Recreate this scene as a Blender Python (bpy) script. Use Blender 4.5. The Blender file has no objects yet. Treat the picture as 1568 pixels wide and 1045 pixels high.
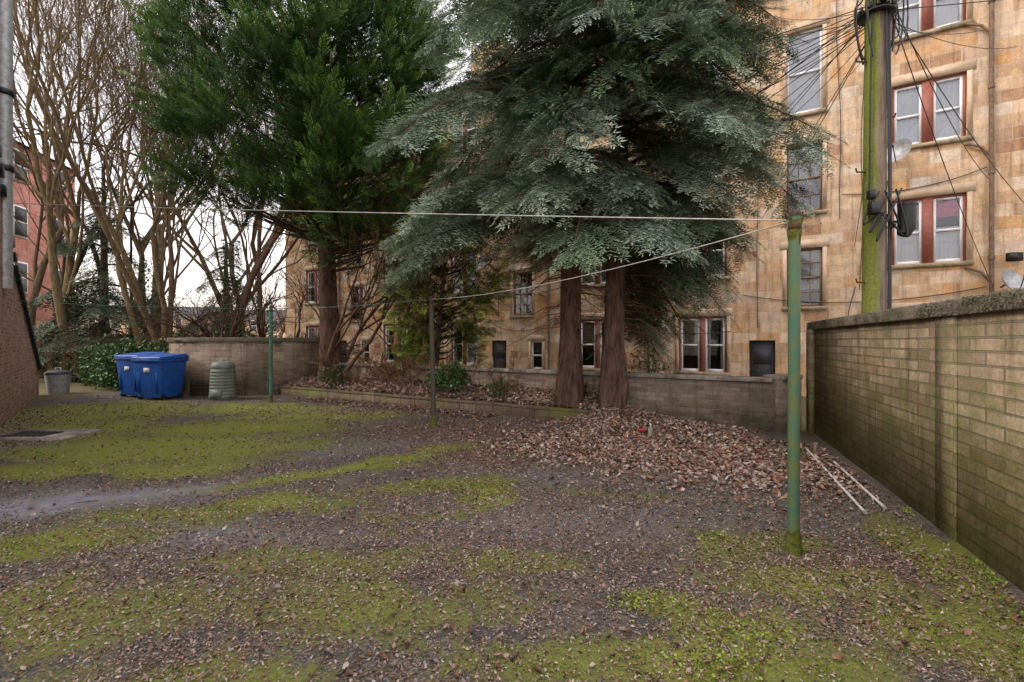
import bpy, math, random
import numpy as np
from mathutils import Vector, Matrix
random.seed(7); rng=np.random.default_rng(7)
scene=bpy.context.scene
A=np.array
# ------------------------------------------------------------------ helpers
def link(o): scene.collection.objects.link(o); return o
def root(name,loc=(0,0,0),rotz=0.0):
    o=bpy.data.objects.new(name,None); o.location=loc; o.rotation_euler=(0,0,rotz)
    o.empty_display_size=.2
    return link(o)
def parent_world(o,p):
    o.parent=p; o.matrix_parent_inverse=p.matrix_basis.inverted()
def build(name,parts,mat,parent=None,world=True,smooth=False):
    parts=[p for p in parts if len(p[0])]
    Vs=[];Cs=[];L=[];S=[];off=0;ls=0
    for V,F,C in parts:
        V=np.asarray(V,float);F=np.asarray(F,int)
        if C is None: C=np.ones((len(V),3))
        C=np.asarray(C,float)
        if C.ndim==1: C=np.tile(C,(len(V),1))
        Vs.append(V);Cs.append(C)
        L.append((F+off).ravel()); k=F.shape[1]
        S.append(ls+np.arange(len(F))*k); ls+=F.size; off+=len(V)
    V=np.concatenate(Vs);C=np.concatenate(Cs);L=np.concatenate(L);S=np.concatenate(S)
    me=bpy.data.meshes.new(name)
    me.vertices.add(len(V)); me.vertices.foreach_set('co',V.astype(np.float32).ravel())
    me.loops.add(len(L)); me.loops.foreach_set('vertex_index',L.astype(np.int32))
    me.polygons.add(len(S)); me.polygons.foreach_set('loop_start',S.astype(np.int32))
    me.update(calc_edges=True)
    ca=me.color_attributes.new('Col','FLOAT_COLOR','POINT')
    ca.data.foreach_set('color',np.concatenate([C,np.ones((len(C),1))],1).astype(np.float32).ravel())
    if smooth: me.polygons.foreach_set('use_smooth',np.ones(len(S),bool))
    if len(V)<60000: me.validate()
    me.materials.append(mat)
    o=link(bpy.data.objects.new(name,me))
    if parent:
        if world: parent_world(o,parent)
        else: o.parent=parent
    return o
BF=A([[0,3,2,1],[4,5,6,7],[0,1,5,4],[1,2,6,5],[2,3,7,6],[3,0,4,7]])
def boxp(x0,x1,y0,y1,z0,z1,C=None):
    return (A([[x0,y0,z0],[x1,y0,z0],[x1,y1,z0],[x0,y1,z0],[x0,y0,z1],[x1,y0,z1],[x1,y1,z1],[x0,y1,z1]],float),BF,C)
def box(name,b,mat,parent,world=False,bev=0):
    o=build(name,[boxp(*b)],mat,parent,world)
    if bev:
        m=o.modifiers.new('bev','BEVEL');m.width=bev;m.segments=2
    return o
def tube(P,R,n=6,C=None,cap=False):
    P=np.asarray(P,float);R=np.broadcast_to(np.asarray(R,float),(len(P),))
    T=np.empty_like(P);T[1:-1]=P[2:]-P[:-2];T[0]=P[1]-P[0];T[-1]=P[-1]-P[-2]
    T/=np.sqrt((T*T).sum(1))[:,None]+1e-9
    if abs(T[0,2])<.8: X=np.stack([T[:,1],-T[:,0],np.zeros(len(T))],-1)
    else: X=np.stack([np.zeros(len(T)),T[:,2],-T[:,1]],-1)
    X/=np.sqrt((X*X).sum(1))[:,None]+1e-9
    Y=np.stack([T[:,1]*X[:,2]-T[:,2]*X[:,1],T[:,2]*X[:,0]-T[:,0]*X[:,2],T[:,0]*X[:,1]-T[:,1]*X[:,0]],-1)
    a=np.arange(n)*2*math.pi/n
    V=(P[:,None]+R[:,None,None]*(np.cos(a)[None,:,None]*X[:,None]+np.sin(a)[None,:,None]*Y[:,None])).reshape(-1,3)
    i=np.arange(len(P)-1)[:,None]*n;j=np.arange(n)[None];k=(j+1)%n
    F=np.stack([i+j,i+k,i+n+k,i+n+j],-1).reshape(-1,4)
    if cap:
        V=np.concatenate([V,P[:1],P[-1:]]);c0=len(V)-2;c1=len(V)-1
        m=(len(P)-1)*n
        return [(V,F,C),(V,A([[c0,(q+1)%n,q] for q in range(n)]+[[c1,m+q,m+(q+1)%n] for q in range(n)]),C)]
    return (V,F,C)
def lathe(prof,c,n=32,C=None):
    a=np.arange(n)*2*math.pi/n
    V=A([[c[0]+r*math.cos(t),c[1]+r*math.sin(t),c[2]+z] for r,z in prof for t in a])
    i=np.arange(len(prof)-1)[:,None]*n;j=np.arange(n)[None];k=(j+1)%n
    return (V,np.stack([i+j,i+k,i+n+k,i+n+j],-1).reshape(-1,4),C)
def merge(V,F,C,M,T,K):
    n=len(V);k=len(M)
    W=(np.einsum('kij,nj->kni',M,V)+T[:,None]).reshape(-1,3)
    FF=(F[None]+(np.arange(k)*n)[:,None,None]).reshape(-1,F.shape[1])
    CC=(C[None]*K[:,None]).reshape(-1,3)
    return (W,FF,CC)
def frames(D,U,S):
    D=D/np.linalg.norm(D,axis=1)[:,None]
    Y=np.cross(U,D);Y/=np.linalg.norm(Y,axis=1)[:,None]+1e-9
    Z=np.cross(D,Y)
    return np.stack([D,Y,Z],-1)*S[:,None,None]
# ------------------------------------------------------------------ materials
class MT:
    def __init__(s,name,rough=.9,spec=.3,metal=0):
        s.m=bpy.data.materials.new(name);s.m.use_nodes=True;s.nt=s.m.node_tree
        s.b=s.nt.nodes['Principled BSDF'];s.b.inputs['Roughness'].default_value=rough
        s.b.inputs['Specular IOR Level'].default_value=spec;s.b.inputs['Metallic'].default_value=metal
        s.tc=s.nt.nodes.new('ShaderNodeTexCoord')
    def n(s,t,**k):
        x=s.nt.nodes.new(t)
        for a,v in k.items(): setattr(x,a,v)
        return x
    def set(s,sock,v):
        if isinstance(v,(bpy.types.NodeSocket,)): s.nt.links.new(v,sock)
        elif isinstance(v,(tuple,list)) : sock.default_value=(*v,1) if len(v)==3 and len(sock.default_value)==4 else v
        else: sock.default_value=v
    def co(s,sc=(1,1,1)):
        mp=s.n('ShaderNodeMapping');s.set(mp.inputs[0],s.tc.outputs['Object']);mp.inputs['Scale'].default_value=sc
        return mp.outputs[0]
    def noise(s,scale,detail=3,rough=.6,vec=None):
        x=s.n('ShaderNodeTexNoise');x.inputs['Scale'].default_value=scale;x.inputs['Detail'].default_value=min(detail,4)
        x.inputs['Roughness'].default_value=rough;s.set(x.inputs['Vector'],vec or s.tc.outputs['Object'])
        return x.outputs['Fac']
    def ramp(s,f,st,interp='LINEAR'):
        x=s.n('ShaderNodeValToRGB');x.color_ramp.interpolation=interp;s.set(x.inputs[0],f);e=x.color_ramp.elements
        while len(e)<len(st): e.new(.5)
        for q,(p,c) in zip(e,st):
            q.position=p;q.color=(*c,1) if not isinstance(c,(int,float)) else (c,c,c,1)
        return x.outputs[0]
    def mix(s,f,a,b,mode='MIX'):
        x=s.n('ShaderNodeMix',data_type='RGBA',blend_type=mode)
        s.set(x.inputs[0],f);s.set(x.inputs[6],a);s.set(x.inputs[7],b);return x.outputs[2]
    def math(s,op,a,b=0,c=None):
        x=s.n('ShaderNodeMath',operation=op);s.set(x.inputs[0],a);s.set(x.inputs[1],b)
        if c is not None:s.set(x.inputs[2],c)
        return x.outputs[0]
    def attr(s):
        x=s.n('ShaderNodeAttribute');x.attribute_name='Col';return x.outputs['Color']
    def sep(s,v):
        x=s.n('ShaderNodeSeparateXYZ');s.set(x.inputs[0],v);return x.outputs
    def bump(s,h,st=.5,d=.01):
        x=s.n('ShaderNodeBump');x.inputs['Strength'].default_value=st;x.inputs['Distance'].default_value=d
        s.set(x.inputs['Height'],h);s.nt.links.new(x.outputs[0],s.b.inputs['Normal'])
    def base(s,c): s.set(s.b.inputs['Base Color'],c)
def plain(name,c,rough=.6,spec=.4,metal=0,var=.35,scale=12,dirt=None,bump=.15):
    t=MT(name,rough,spec,metal)
    f=t.noise(scale,4,.65)
    d=dirt or tuple(v*(1-var) for v in c)
    t.base(t.mix(t.ramp(f,[(.35,0.),(.62,1.)]),d,c))
    if bump>.2: t.bump(t.noise(scale*5,2),bump,.004)
    return t.m
def foliage(name,rough=.65,spec=.25):
    t=MT(name,rough,spec)
    t.base(t.attr())
    return t.m
def bark(name,c1,c2,sc=6,moss=None):
    t=MT(name,.95,.15)
    v=t.co((1,1,.22))
    f=t.noise(sc*2.2,4,.7,v)
    col=t.ramp(f,[(.33,c1),(.66,c2)])
    if moss: col=t.mix(t.ramp(t.noise(2.2,4),[(.45,0.),(.6,.8)]),col,moss)
    t.base(t.mix(1.,col,t.attr(),'MULTIPLY'));t.bump(f,.9,.03);return t.m
def masonry(name,bw,bh,stops,mortar,ms=.02,off=.5,bump=.6,stain=None,stains=(.5,.7),algae=None,rough=.92,irregular=0.,sm=.3,streaks=(.32,.5,.72)):
    t=MT(name,rough,.2)
    x,y,z=t.sep(t.tc.outputs['Object'])[:3]
    cx=t.math('ADD',x,y)
    c=t.n('ShaderNodeCombineXYZ');t.set(c.inputs[0],cx);t.set(c.inputs[1],z)
    vec=c.outputs[0]
    if irregular:
        nn=t.n('ShaderNodeTexNoise');nn.inputs['Scale'].default_value=1.3;t.set(nn.inputs['Vector'],vec)
        va=t.n('ShaderNodeVectorMath',operation='SCALE');t.set(va.inputs[0],nn.outputs['Color']);va.inputs['Scale'].default_value=irregular
        vb=t.n('ShaderNodeVectorMath',operation='ADD');t.set(vb.inputs[0],vec);t.set(vb.inputs[1],va.outputs[0]);vec=vb.outputs[0]
    b=t.n('ShaderNodeTexBrick');t.set(b.inputs['Vector'],vec)
    b.offset=off;b.squash=.7 if bw>.5 else 1;b.squash_frequency=3
    b.inputs['Color1'].default_value=(0,0,0,1);b.inputs['Color2'].default_value=(1,1,1,1);b.inputs['Mortar'].default_value=(.5,.5,.5,1)
    b.inputs['Scale'].default_value=1;b.inputs['Brick Width'].default_value=bw;b.inputs['Row Height'].default_value=bh
    b.inputs['Mortar Size'].default_value=ms;b.inputs['Mortar Smooth'].default_value=sm
    col=t.ramp(b.outputs['Color'],stops)
    fine=t.noise(28,4,.75);mid=t.noise(5,3,.65)
    col=t.mix(1.,col,t.ramp(fine,[(.3,(.70,.68,.66)),(.7,(1.2,1.2,1.2))]),'MULTIPLY')
    col=t.mix(1.,col,t.ramp(mid,[(.3,(.76,.74,.72)),(.65,(1.12,1.12,1.12))]),'MULTIPLY')
    col=t.mix(b.outputs['Fac'],col,mortar)
    if stain: col=t.mix(t.ramp(t.noise(.9,4,.65),[(stains[0],0.),(stains[1],.8)]),col,stain)
    sv=t.co((3,3,.25));streak=t.noise(2.2,4,.7,sv);k=streaks[2]
    col=t.mix(1.,col,t.ramp(streak,[(streaks[0],(k,k*.98,k*.96)),(streaks[1],(1.05,1.05,1.05))]),'MULTIPLY')
    if algae:
        ac,z0,z1,amt=algae
        zz=t.math('ADD',z,t.math('MULTIPLY',t.math('SUBTRACT',mid,.5),3.2))
        mr=t.n('ShaderNodeMapRange');t.set(mr.inputs[0],zz);mr.inputs[1].default_value=z0;mr.inputs[2].default_value=z1
        mr.inputs[3].default_value=amt;mr.inputs[4].default_value=0
        col=t.mix(mr.outputs[0],col,t.mix(1.,ac,t.ramp(fine,[(.3,(.6,.6,.6)),(.7,(1.3,1.3,1.2))]),'MULTIPLY'))
    t.base(col)
    h=t.math('ADD',t.math('MULTIPLY',b.outputs['Fac'],-1.2),t.math('MULTIPLY',fine,.6))
    t.bump(h,bump,.015)
    return t.m
M_fac=masonry('sandstone_ashlar',.62,.31,[(0,(.38,.21,.13)),(.15,(.56,.37,.22)),(.35,(.68,.48,.30)),(.5,(.73,.55,.39)),(.68,(.64,.36,.16)),(.82,(.56,.385,.26)),(1,(.75,.63,.50))],(.58,.44,.31),.010,stain=(.52,.40,.29),stains=(.5,.75),irregular=.02,streaks=(.34,.5,.66))
M_red=masonry('red_sandstone',.5,.25,[(0,(.42,.17,.13)),(1,(.54,.25,.20))],(.36,.22,.17),.012)
M_rwall=masonry('weathered_block',.44,.102,[(0,(.24,.165,.11)),(.3,(.38,.28,.19)),(.6,(.46,.36,.25)),(.8,(.35,.27,.165)),(1,(.29,.23,.155))],(.21,.17,.115),.010,bump=1.,stain=(.16,.155,.07),stains=(.48,.68),algae=((.19,.205,.05),-.5,1.6,.85),irregular=.014,streaks=(.36,.5,.58))
M_bwall=masonry('grey_brick',.3,.085,[(0,(.20,.14,.11)),(.5,(.28,.21,.165)),(1,(.34,.27,.21))],(.26,.21,.175),.01,bump=.9,stain=(.15,.135,.08),stains=(.48,.7),algae=((.14,.13,.055),-.3,.6,.5),streaks=(.34,.5,.62))
M_lbrick=masonry('red_brown_brick',.225,.075,[(0,(.24,.12,.08)),(.5,(.36,.19,.125)),(1,(.44,.28,.19))],(.38,.30,.25),.01,bump=.8)
M_kerb=masonry('bed_edging',.45,.3,[(0,(.12,.085,.065)),(1,(.18,.135,.10))],(.07,.05,.04),.012,bump=.9,stain=(.14,.15,.04),stains=(.46,.62))
M_cope=plain('mossy_concrete',(.20,.17,.13),.95,.2,dirt=(.09,.085,.045),scale=5,bump=.9)
M_copeg=plain('grey_coping',(.36,.31,.27),.9,.3,dirt=(.15,.13,.10),scale=4,bump=.6)
M_trim=plain('stone_trim',(.66,.50,.36),.9,.2,dirt=(.52,.37,.24),scale=3,bump=.1)
M_sill=plain('stone_sill',(.44,.34,.22),.9,.2,dirt=(.20,.16,.09),scale=6,bump=.3)
M_slate=masonry('slate_roof',.3,.2,[(0,(.07,.07,.08)),(1,(.12,.12,.13))],(.03,.03,.03),.01)
M_white=plain('white_window_paint',(.82,.81,.80),.5,var=.12)
M_redp=plain('oxide_red_paint',(.34,.11,.075),.55,var=.25)
M_brownp=plain('brown_frame_paint',(.26,.17,.12),.6)
M_net=plain('net_curtain',(.80,.79,.82),.9,var=.15,scale=3)
M_cream=plain('roller_blind',(.5,.47,.42),.9,var=.25,scale=2)
M_pink=plain('pink_blind',(.7,.12,.28),.9)
M_room=plain('room_dark',(.07,.065,.06),.95)
M_door=plain('door_dark',(.06,.065,.07),.6)
M_black=plain('black_plastic',(.02,.02,.022),.45)
M_pipe=plain('rust_pipe',(.12,.085,.065),.7,dirt=(.26,.15,.08))
M_metal=plain('galvanised',(.46,.48,.50),.5,metal=.3,dirt=(.30,.29,.27))
M_rod=plain('white_rod',(.66,.64,.60),.5,var=.3)
M_greenpole=plain('green_pole_paint',(.055,.15,.10),.55,.3,dirt=(.13,.15,.05),scale=7,bump=.5)
M_teal=plain('teal_pole_paint',(.04,.20,.16),.5,dirt=(.06,.11,.06),scale=7)
M_darkpole=plain('rusted_pole_paint',(.045,.06,.04),.7,dirt=(.10,.06,.035),scale=9)
M_mosspad=plain('moss_growth',(.14,.16,.025),1,.1,dirt=(.06,.065,.02),scale=25,bump=1.)
M_rust=plain('rust',(.10,.05,.03),.9,dirt=(.04,.03,.025))
M_blue=plain('blue_plastic',(.014,.10,.42),.42,.5,var=.35,scale=4)
M_comp=plain('grey_green_plastic',(.20,.23,.21),.55,dirt=(.12,.14,.10),scale=5)
M_label=plain('white_label',(.75,.75,.75),.5)
M_wire=plain('cable',(.10,.08,.07),.6)
M_lwire=plain('pale_cable',(.6,.57,.53),.6)
M_fir=foliage('fir_needles');M_cyp=foliage('cypress_scale');M_leafm=foliage('dead_leaf',.75);M_bush=foliage('evergreen_leaf',.35,.4)
M_barkd=bark('conifer_bark',(.04,.025,.02),(.17,.10,.075))
M_barkb=bark('bare_bark',(.095,.075,.055),(.25,.20,.145))
M_barkk=bark('dark_bark',(.05,.037,.03),(.17,.12,.09))
t=MT('window_glass',.04,.5)
tr=t.n('ShaderNodeBsdfTransparent');tr.inputs[0].default_value=(.88,.9,.9,1)
gl=t.n('ShaderNodeBsdfGlossy');gl.inputs['Roughness'].default_value=.03;gl.inputs[0].default_value=(.9,.93,.97,1)
fr=t.n('ShaderNodeFresnel');fr.inputs[0].default_value=1.6
ff=t.math('ADD',fr.outputs[0],.05)
mx=t.n('ShaderNodeMixShader');t.set(mx.inputs[0],ff);t.nt.links.new(tr.outputs[0],mx.inputs[1]);t.nt.links.new(gl.outputs[0],mx.inputs[2])
t.nt.links.new(mx.outputs[0],t.nt.nodes['Material Output'].inputs[0]);M_glass=t.m
t=MT('mossy_pole_wood',.95,.1)
f=t.noise(9,4,.7,t.co((1,1,.12)));col=t.ramp(f,[(.3,(.11,.08,.06)),(.7,(.33,.25,.19))])
x,y,z=t.sep(t.tc.outputs['Object'])[:3]
side=t.math('ADD',t.math('MULTIPLY',t.math('SUBTRACT',x,4.93),-3.6),t.math('MULTIPLY',t.noise(3,4,.7,t.co((1,1,.4))),1.0))
col=t.mix(t.ramp(side,[(.46,0.),(.72,.88)]),col,t.mix(t.ramp(t.noise(30,3),[(.3,0.),(.7,1.)]),(.11,.13,.025),(.21,.24,.04)));t.base(col);t.bump(f,.8,.02);M_upole=t.m
# ------------------------------------------------------------------ world & sun
w=bpy.data.worlds.new("World");scene.world=w;w.use_nodes=True;nt=w.node_tree
bg=nt.nodes['Background'];bg.inputs[1].default_value=.15
sky=nt.nodes.new('ShaderNodeTexSky');sky.sky_type='NISHITA';sky.sun_disc=False
SE,SR=math.radians(40),math.radians(262)
sky.sun_elevation=SE;sky.sun_rotation=SR;sky.dust_density=3;sky.air_density=1.2
tc=nt.nodes.new('ShaderNodeTexCoord');ns=nt.nodes.new('ShaderNodeTexNoise');ns.inputs['Scale'].default_value=2.2;ns.inputs['Detail'].default_value=4
mp=nt.nodes.new('ShaderNodeMapping');mp.inputs['Scale'].default_value=(1,1,2.5)
nt.links.new(tc.outputs['Generated'],mp.inputs[0]);nt.links.new(mp.outputs[0],ns.inputs['Vector'])
cr=nt.nodes.new('ShaderNodeValToRGB');e=cr.color_ramp.elements
e[0].position=.35;e[0].color=(12.6,12.2,13.,1);e[1].position=.65;e[1].color=(17.,16.2,16.6,1)
nt.links.new(ns.outputs['Fac'],cr.inputs[0])
sp=nt.nodes.new('ShaderNodeSeparateXYZ');nt.links.new(tc.outputs['Generated'],sp.inputs[0])
mr=nt.nodes.new('ShaderNodeMapRange');mr.inputs[1].default_value=0;mr.inputs[2].default_value=.28;mr.inputs[3].default_value=.75;mr.inputs[4].default_value=0
nt.links.new(sp.outputs[2],mr.inputs[0])
mw=nt.nodes.new('ShaderNodeMix');mw.data_type='RGBA';nt.links.new(mr.outputs[0],mw.inputs[0]);nt.links.new(cr.outputs[0],mw.inputs[6]);mw.inputs[7].default_value=(10.5,8.6,6.8,1)
mm=nt.nodes.new('ShaderNodeMix');mm.data_type='RGBA';mm.inputs[0].default_value=.88
nt.links.new(sky.outputs[0],mm.inputs[6]);nt.links.new(mw.outputs[2],mm.inputs[7]);nt.links.new(mm.outputs[2],bg.inputs[0])
sl=bpy.data.lights.new('sun','SUN');sl.energy=2.4;sl.angle=math.radians(20);sl.color=(1,.90,.79)
so=link(bpy.data.objects.new('sun',sl))
sd=Vector((math.sin(SR)*math.cos(SE),math.cos(SR)*math.cos(SE),math.sin(SE)))
so.rotation_euler=sd.to_track_quat('Z','Y').to_euler()
# ------------------------------------------------------------------ camera
cam=bpy.data.cameras.new('camera');cam.lens=17.0;cam.sensor_width=36;cam.clip_end=2000;cam.clip_start=.05
co=link(bpy.data.objects.new('camera',cam));co.location=(0,0,1.6);co.rotation_euler=(math.radians(90),0,0);scene.camera=co
scene.view_settings.view_transform='Standard';scene.view_settings.look='None';scene.view_settings.exposure=0
# ------------------------------------------------------------------ ground
KO=A([1.45,9.25]);KU=A([-.8538,.5206]);KN=A([.5206,.8538])
def sst(a,b,x):
    t=np.clip((x-a)/(b-a),0,1);return t*t*(3-2*t)
def vnoise(x,y,s,seed=0):
    r=np.random.default_rng(seed);G=r.random((64,64));x=x*s+17.3;y=y*s+9.1
    i=np.floor(x).astype(int);j=np.floor(y).astype(int);fx=x-i;fy=y-j;fx=fx*fx*(3-2*fx);fy=fy*fy*(3-2*fy)
    g=lambda a,b:G[a%64,b%64]
    return (g(i,j)*(1-fx)+g(i+1,j)*fx)*(1-fy)+(g(i,j+1)*(1-fx)+g(i+1,j+1)*fx)*fy
def fbm(x,y,s,seed): return .5*vnoise(x,y,s,seed)+.3*vnoise(x,y,s*2.1,seed+1)+.2*vnoise(x,y,s*4.3,seed+2)
def gh(x,y):
    u=(x-KO[0])*KU[0]+(y-KO[1])*KU[1];n=(x-KO[0])*KN[0]+(y-KO[1])*KN[1]
    inb=sst(.02,.12,n)*(1-sst(.93,1.0,n))*(1-sst(9.6,10.,u))
    bed=(.2+.3*np.clip(n,0,1))*sst(-.15,.25,u)*inb
    mound=(.30*np.exp(-((x-2.0)/.75)**2-((y-9.45)/.6)**2)+.09*np.exp(-((x-2.5)/1.5)**2-((y-8.6)/1.0)**2))*(1-sst(.93,1.,n))
    z=np.maximum(bed,mound)+.035*(vnoise(x,y,.35,1)-.5)*np.clip((y)/4,0,1)+.012*(vnoise(x,y,1.7,2)-.5)
    far=sst(60,300,np.hypot(x,y))*(-2)
    return z+far
gx=np.concatenate([[-900,-400,-200,-100,-60,-40,-28,-22,-18],np.arange(-15.5,8,.08),[8.5,10,12,16,22,30,45,80,150,400,900]])
gy=np.concatenate([[-900,-300,-100,-40,-15,-6,-2,0,.6,1.1],np.arange(1.4,17,.08),[17.5,18.5,20,23,27,33,40,55,80,120,200,400,900]])
X,Y=np.meshgrid(gx,gy,indexing='ij')
def blobs(x,y,L,warp=True):
    if warp:
        wx=(fbm(x,y,1.1,31)-.5)*1.5;wy=(fbm(x,y,1.3,41)-.5)*.9
        x=x+wx*np.clip(y/7,.3,1);y=y+wy*np.clip(y/7,.3,1)
    o=np.zeros_like(x)
    for (bx,by,rx,ry,s,*a) in L:
        an=math.radians(a[0]) if a else 0
        dx=x-bx;dy=y-by;p=dx*math.cos(an)+dy*math.sin(an);q=-dx*math.sin(an)+dy*math.cos(an)
        o=np.maximum(o,s*np.exp(-(p/rx)**2-(q/ry)**2))
    return o
MOSS=[(-5.4,7.2,2.4,1.2,1.),(-5.3,8.9,2.3,.9,.9),(-4.6,5.95,1.6,.42,1.,12),(-7.6,8.9,1.6,1.,.9),(-5.7,5.9,1.8,.46,1.),(-4.2,10.2,2.1,.9,.72),
 (-1.5,6.7,1.5,.26,1.,40),(-2.3,5.75,1.4,.28,.95,25),(-2.8,4.5,1.4,.33,.72,15),(-3.7,3.8,1.5,.38,.78,10),(-.25,5.1,.26,.7,1.,-15),(.15,6.8,.4,.35,.7),(-.7,5.3,.9,.3,.62,15),
 (.84,2.9,.28,.2,1.),(1.2,2.65,.45,.18,1.),(1.93,3.13,.5,.28,.75),(1.8,3.85,.5,.36,.6),(-.8,2.9,1.6,.5,.54),(-2.3,2.9,1.5,.5,.58),(-1.7,3.5,1.2,.36,.5),
 (3.0,3.4,.22,.9,.85,-20),(.1,3.4,.8,.28,.5),(1.0,2.35,.9,.26,.9),(2.3,2.7,.5,.26,.7),(.3,2.4,.8,.25,.6),(2.7,2.4,.6,.25,.7),(2.9,5.4,.5,.5,.3),(-.9,4.4,.8,.3,.45),(-1.4,2.3,.9,.26,.56),(-9.5,11,2.8,1.8,.85),(-6.5,11.5,2.2,1.1,.8),(4.0,7.5,.2,1.5,.5,-20),(1.2,5.,.6,.3,.3)]
WET=[(-4.6,4.85,1.1,.22,1.,18),(-3.6,5.15,1.,.22,1.,25),(-3.0,5.5,.8,.18,.9,30),(-7.6,7.2,1.2,.3,.6,10),(-2.3,7.2,1.2,.4,.5),(-5.,4.55,1.3,.27,1.,10),(.4,4.3,1.4,.5,.4),(-2.6,4.0,1.2,.25,.45),(-4.6,7.9,.9,.16,.5,10),(1.2,5.6,1.4,.35,.3)]
LIT=[(0.2,7.2,2.6,1.4,.85),(2.1,7.3,2.0,1.9,1.),(-1.,8.7,2.2,1.0,.85),(2.2,9.2,1.8,.9,1.),(-3.2,10.9,2.5,.8,.8),(2.2,3.3,1.5,.8,.55),(0,4.2,3,1.7,.45),(3.6,6.5,.8,2,.5),(-9.6,9.5,.8,2.5,.6,40),(-1.5,3,3,1,.35)]
moss=blobs(X,Y,MOSS)+.5*(fbm(X,Y,1.3,5)-.45);wet=blobs(X,Y,WET);lit=blobs(X,Y,LIT)
u=(X-KO[0])*KU[0]+(Y-KO[1])*KU[1];nn_=(X-KO[0])*KN[0]+(Y-KO[1])*KN[1]
inbed=((nn_>0.02)&(nn_<1)&(u>-2))
lit=np.where(inbed,1,lit);moss=np.where(inbed,.1,moss)
outer=(nn_>1.0)|(X<-12.5);lit=np.where(outer,.6,lit);moss=np.where(outer,.35,moss)
V=np.stack([X,Y,gh(X,Y)],-1).reshape(-1,3)
ni,nj=X.shape;i=np.arange(ni-1)[:,None]*nj;j=np.arange(nj-1)[None]
F=np.stack([i+j,i+nj+j,i+nj+j+1,i+j+1],-1).reshape(-1,4)
C=np.stack([np.clip(moss,0,1),wet,lit],-1).reshape(-1,3)
t=MT('mossy_asphalt',.9,.2)
r,g,b=t.sep(t.attr())[:3]
n1=t.noise(2.2,4,.72);n2=t.noise(38,4,.8);n3=t.noise(9,4,.7);n4=t.noise(140,2,.7)
vo=t.n('ShaderNodeTexVoronoi');vo.inputs['Scale'].default_value=95;t.set(vo.inputs['Vector'],t.tc.outputs['Object'])
asp=t.ramp(n2,[(.3,(.042,.038,.037)),(.55,(.095,.086,.082)),(.75,(.19,.17,.158))])
asp=t.mix(t.ramp(t.sep(vo.outputs['Color'])[0],[(.7,0.),(.86,.6)]),asp,(.30,.245,.20))
asp=t.mix(1.,asp,t.ramp(n1,[(.3,(.65,.64,.65)),(.7,(1.25,1.18,1.12))]),'MULTIPLY')
film=t.ramp(t.math('ADD',t.math('MULTIPLY',n3,.7),t.math('MULTIPLY',n1,.5)),[(.58,0.),(.78,.42)])
asp=t.mix(film,asp,t.mix(t.ramp(n2,[(.3,0.),(.7,1.)]),(.06,.056,.026),(.165,.15,.068)))
wetc=t.mix(t.ramp(n4,[(.4,0.),(.6,1.)]),(.18,.18,.20),(.36,.35,.38))
asp=t.mix(t.math('MULTIPLY',g,t.ramp(n3,[(.35,.45),(.6,1.)])),asp,wetc)
litc=t.mix(t.ramp(n4,[(.35,0.),(.65,1.)]),(.075,.042,.028),(.23,.135,.09))
lm=t.ramp(t.math('ADD',t.math('MULTIPLY',b,.62),t.math('MULTIPLY',n3,.6)),[(.45,0.),(.8,.85)])
asp=t.mix(lm,asp,litc)
mossc=t.mix(t.ramp(n2,[(.3,0.),(.7,1.)]),(.085,.10,.016),(.28,.31,.042))
mossc=t.mix(t.ramp(r,[(.35,0.),(.85,1.)]),t.mix(.6,mossc,(.095,.09,.04)),mossc)
ms=t.math('ADD',t.math('MULTIPLY',r,.66),t.math('ADD',t.math('MULTIPLY',n1,.66),t.math('ADD',t.math('MULTIPLY',n3,.36),t.math('MULTIPLY',n2,.40))))
mm_=t.ramp(ms,[(.88,0.),(1.,.9)])
col=t.mix(mm_,asp,mossc);t.base(col)
t.set(t.b.inputs['Roughness'],t.mix(g,(.92,.92,.92),(.5,.5,.5)))
t.bump(t.math('ADD',n2,t.math('MULTIPLY',n4,.5)),.9,.012)
build('ground',[(V,F,C)],t.m,None,smooth=True)
# ------------------------------------------------------------------ leaves
def leaf_t(seed,curl=.25):
    r=np.random.default_rng(seed)
    xs=[-.5,-.2,.15,.5];wd=[0.02,.3,.27,.0]
    V=[];
    for x,wv in zip(xs,wd):
        z=curl*(x*x)*1.2
        V+= [[x+.1*r.normal(),-wv*(.35+1.1*r.random()),z+curl*wv*.9],[x,0,z],[x+.1*r.normal(),wv*(.35+1.1*r.random()),z+curl*wv*.9*r.random()*1.6]]
    F=[]
    for k in range(3):
        a=k*3;F+=[[a,a+3,a+4,a+1],[a+1,a+4,a+5,a+2]]
    return A(V),A(F),np.ones((12,3))
def leaf_s(seed,curl=.25):
    r=np.random.default_rng(seed+50)
    V=A([[-.5,0,0],[0.1*r.random(),-.3*(.6+.6*r.random()),curl*.3],[.5,0,0.1],[-.1,.3*(.6+.6*r.random()),curl*.3]])
    return V,A([[0,1,2],[0,2,3]]),np.ones((4,3))
def rand_rot(n,tilt):
    az=rng.random(n)*6.283;tl=rng.normal(0,tilt,n);ro=rng.normal(0,tilt,n)
    c,s=np.cos(az),np.sin(az);Z=np.zeros(n);O=np.ones(n)
    Rz=np.stack([np.stack([c,-s,Z],-1),np.stack([s,c,Z],-1),np.stack([Z,Z,O],-1)],1)
    c,s=np.cos(tl),np.sin(tl);Ry=np.stack([np.stack([c,Z,s],-1),np.stack([Z,O,Z],-1),np.stack([-s,Z,c],-1)],1)
    c,s=np.cos(ro),np.sin(ro);Rx=np.stack([np.stack([O,Z,Z],-1),np.stack([Z,c,-s],-1),np.stack([Z,s,c],-1)],1)
    return Rz@Ry@Rx
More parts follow.
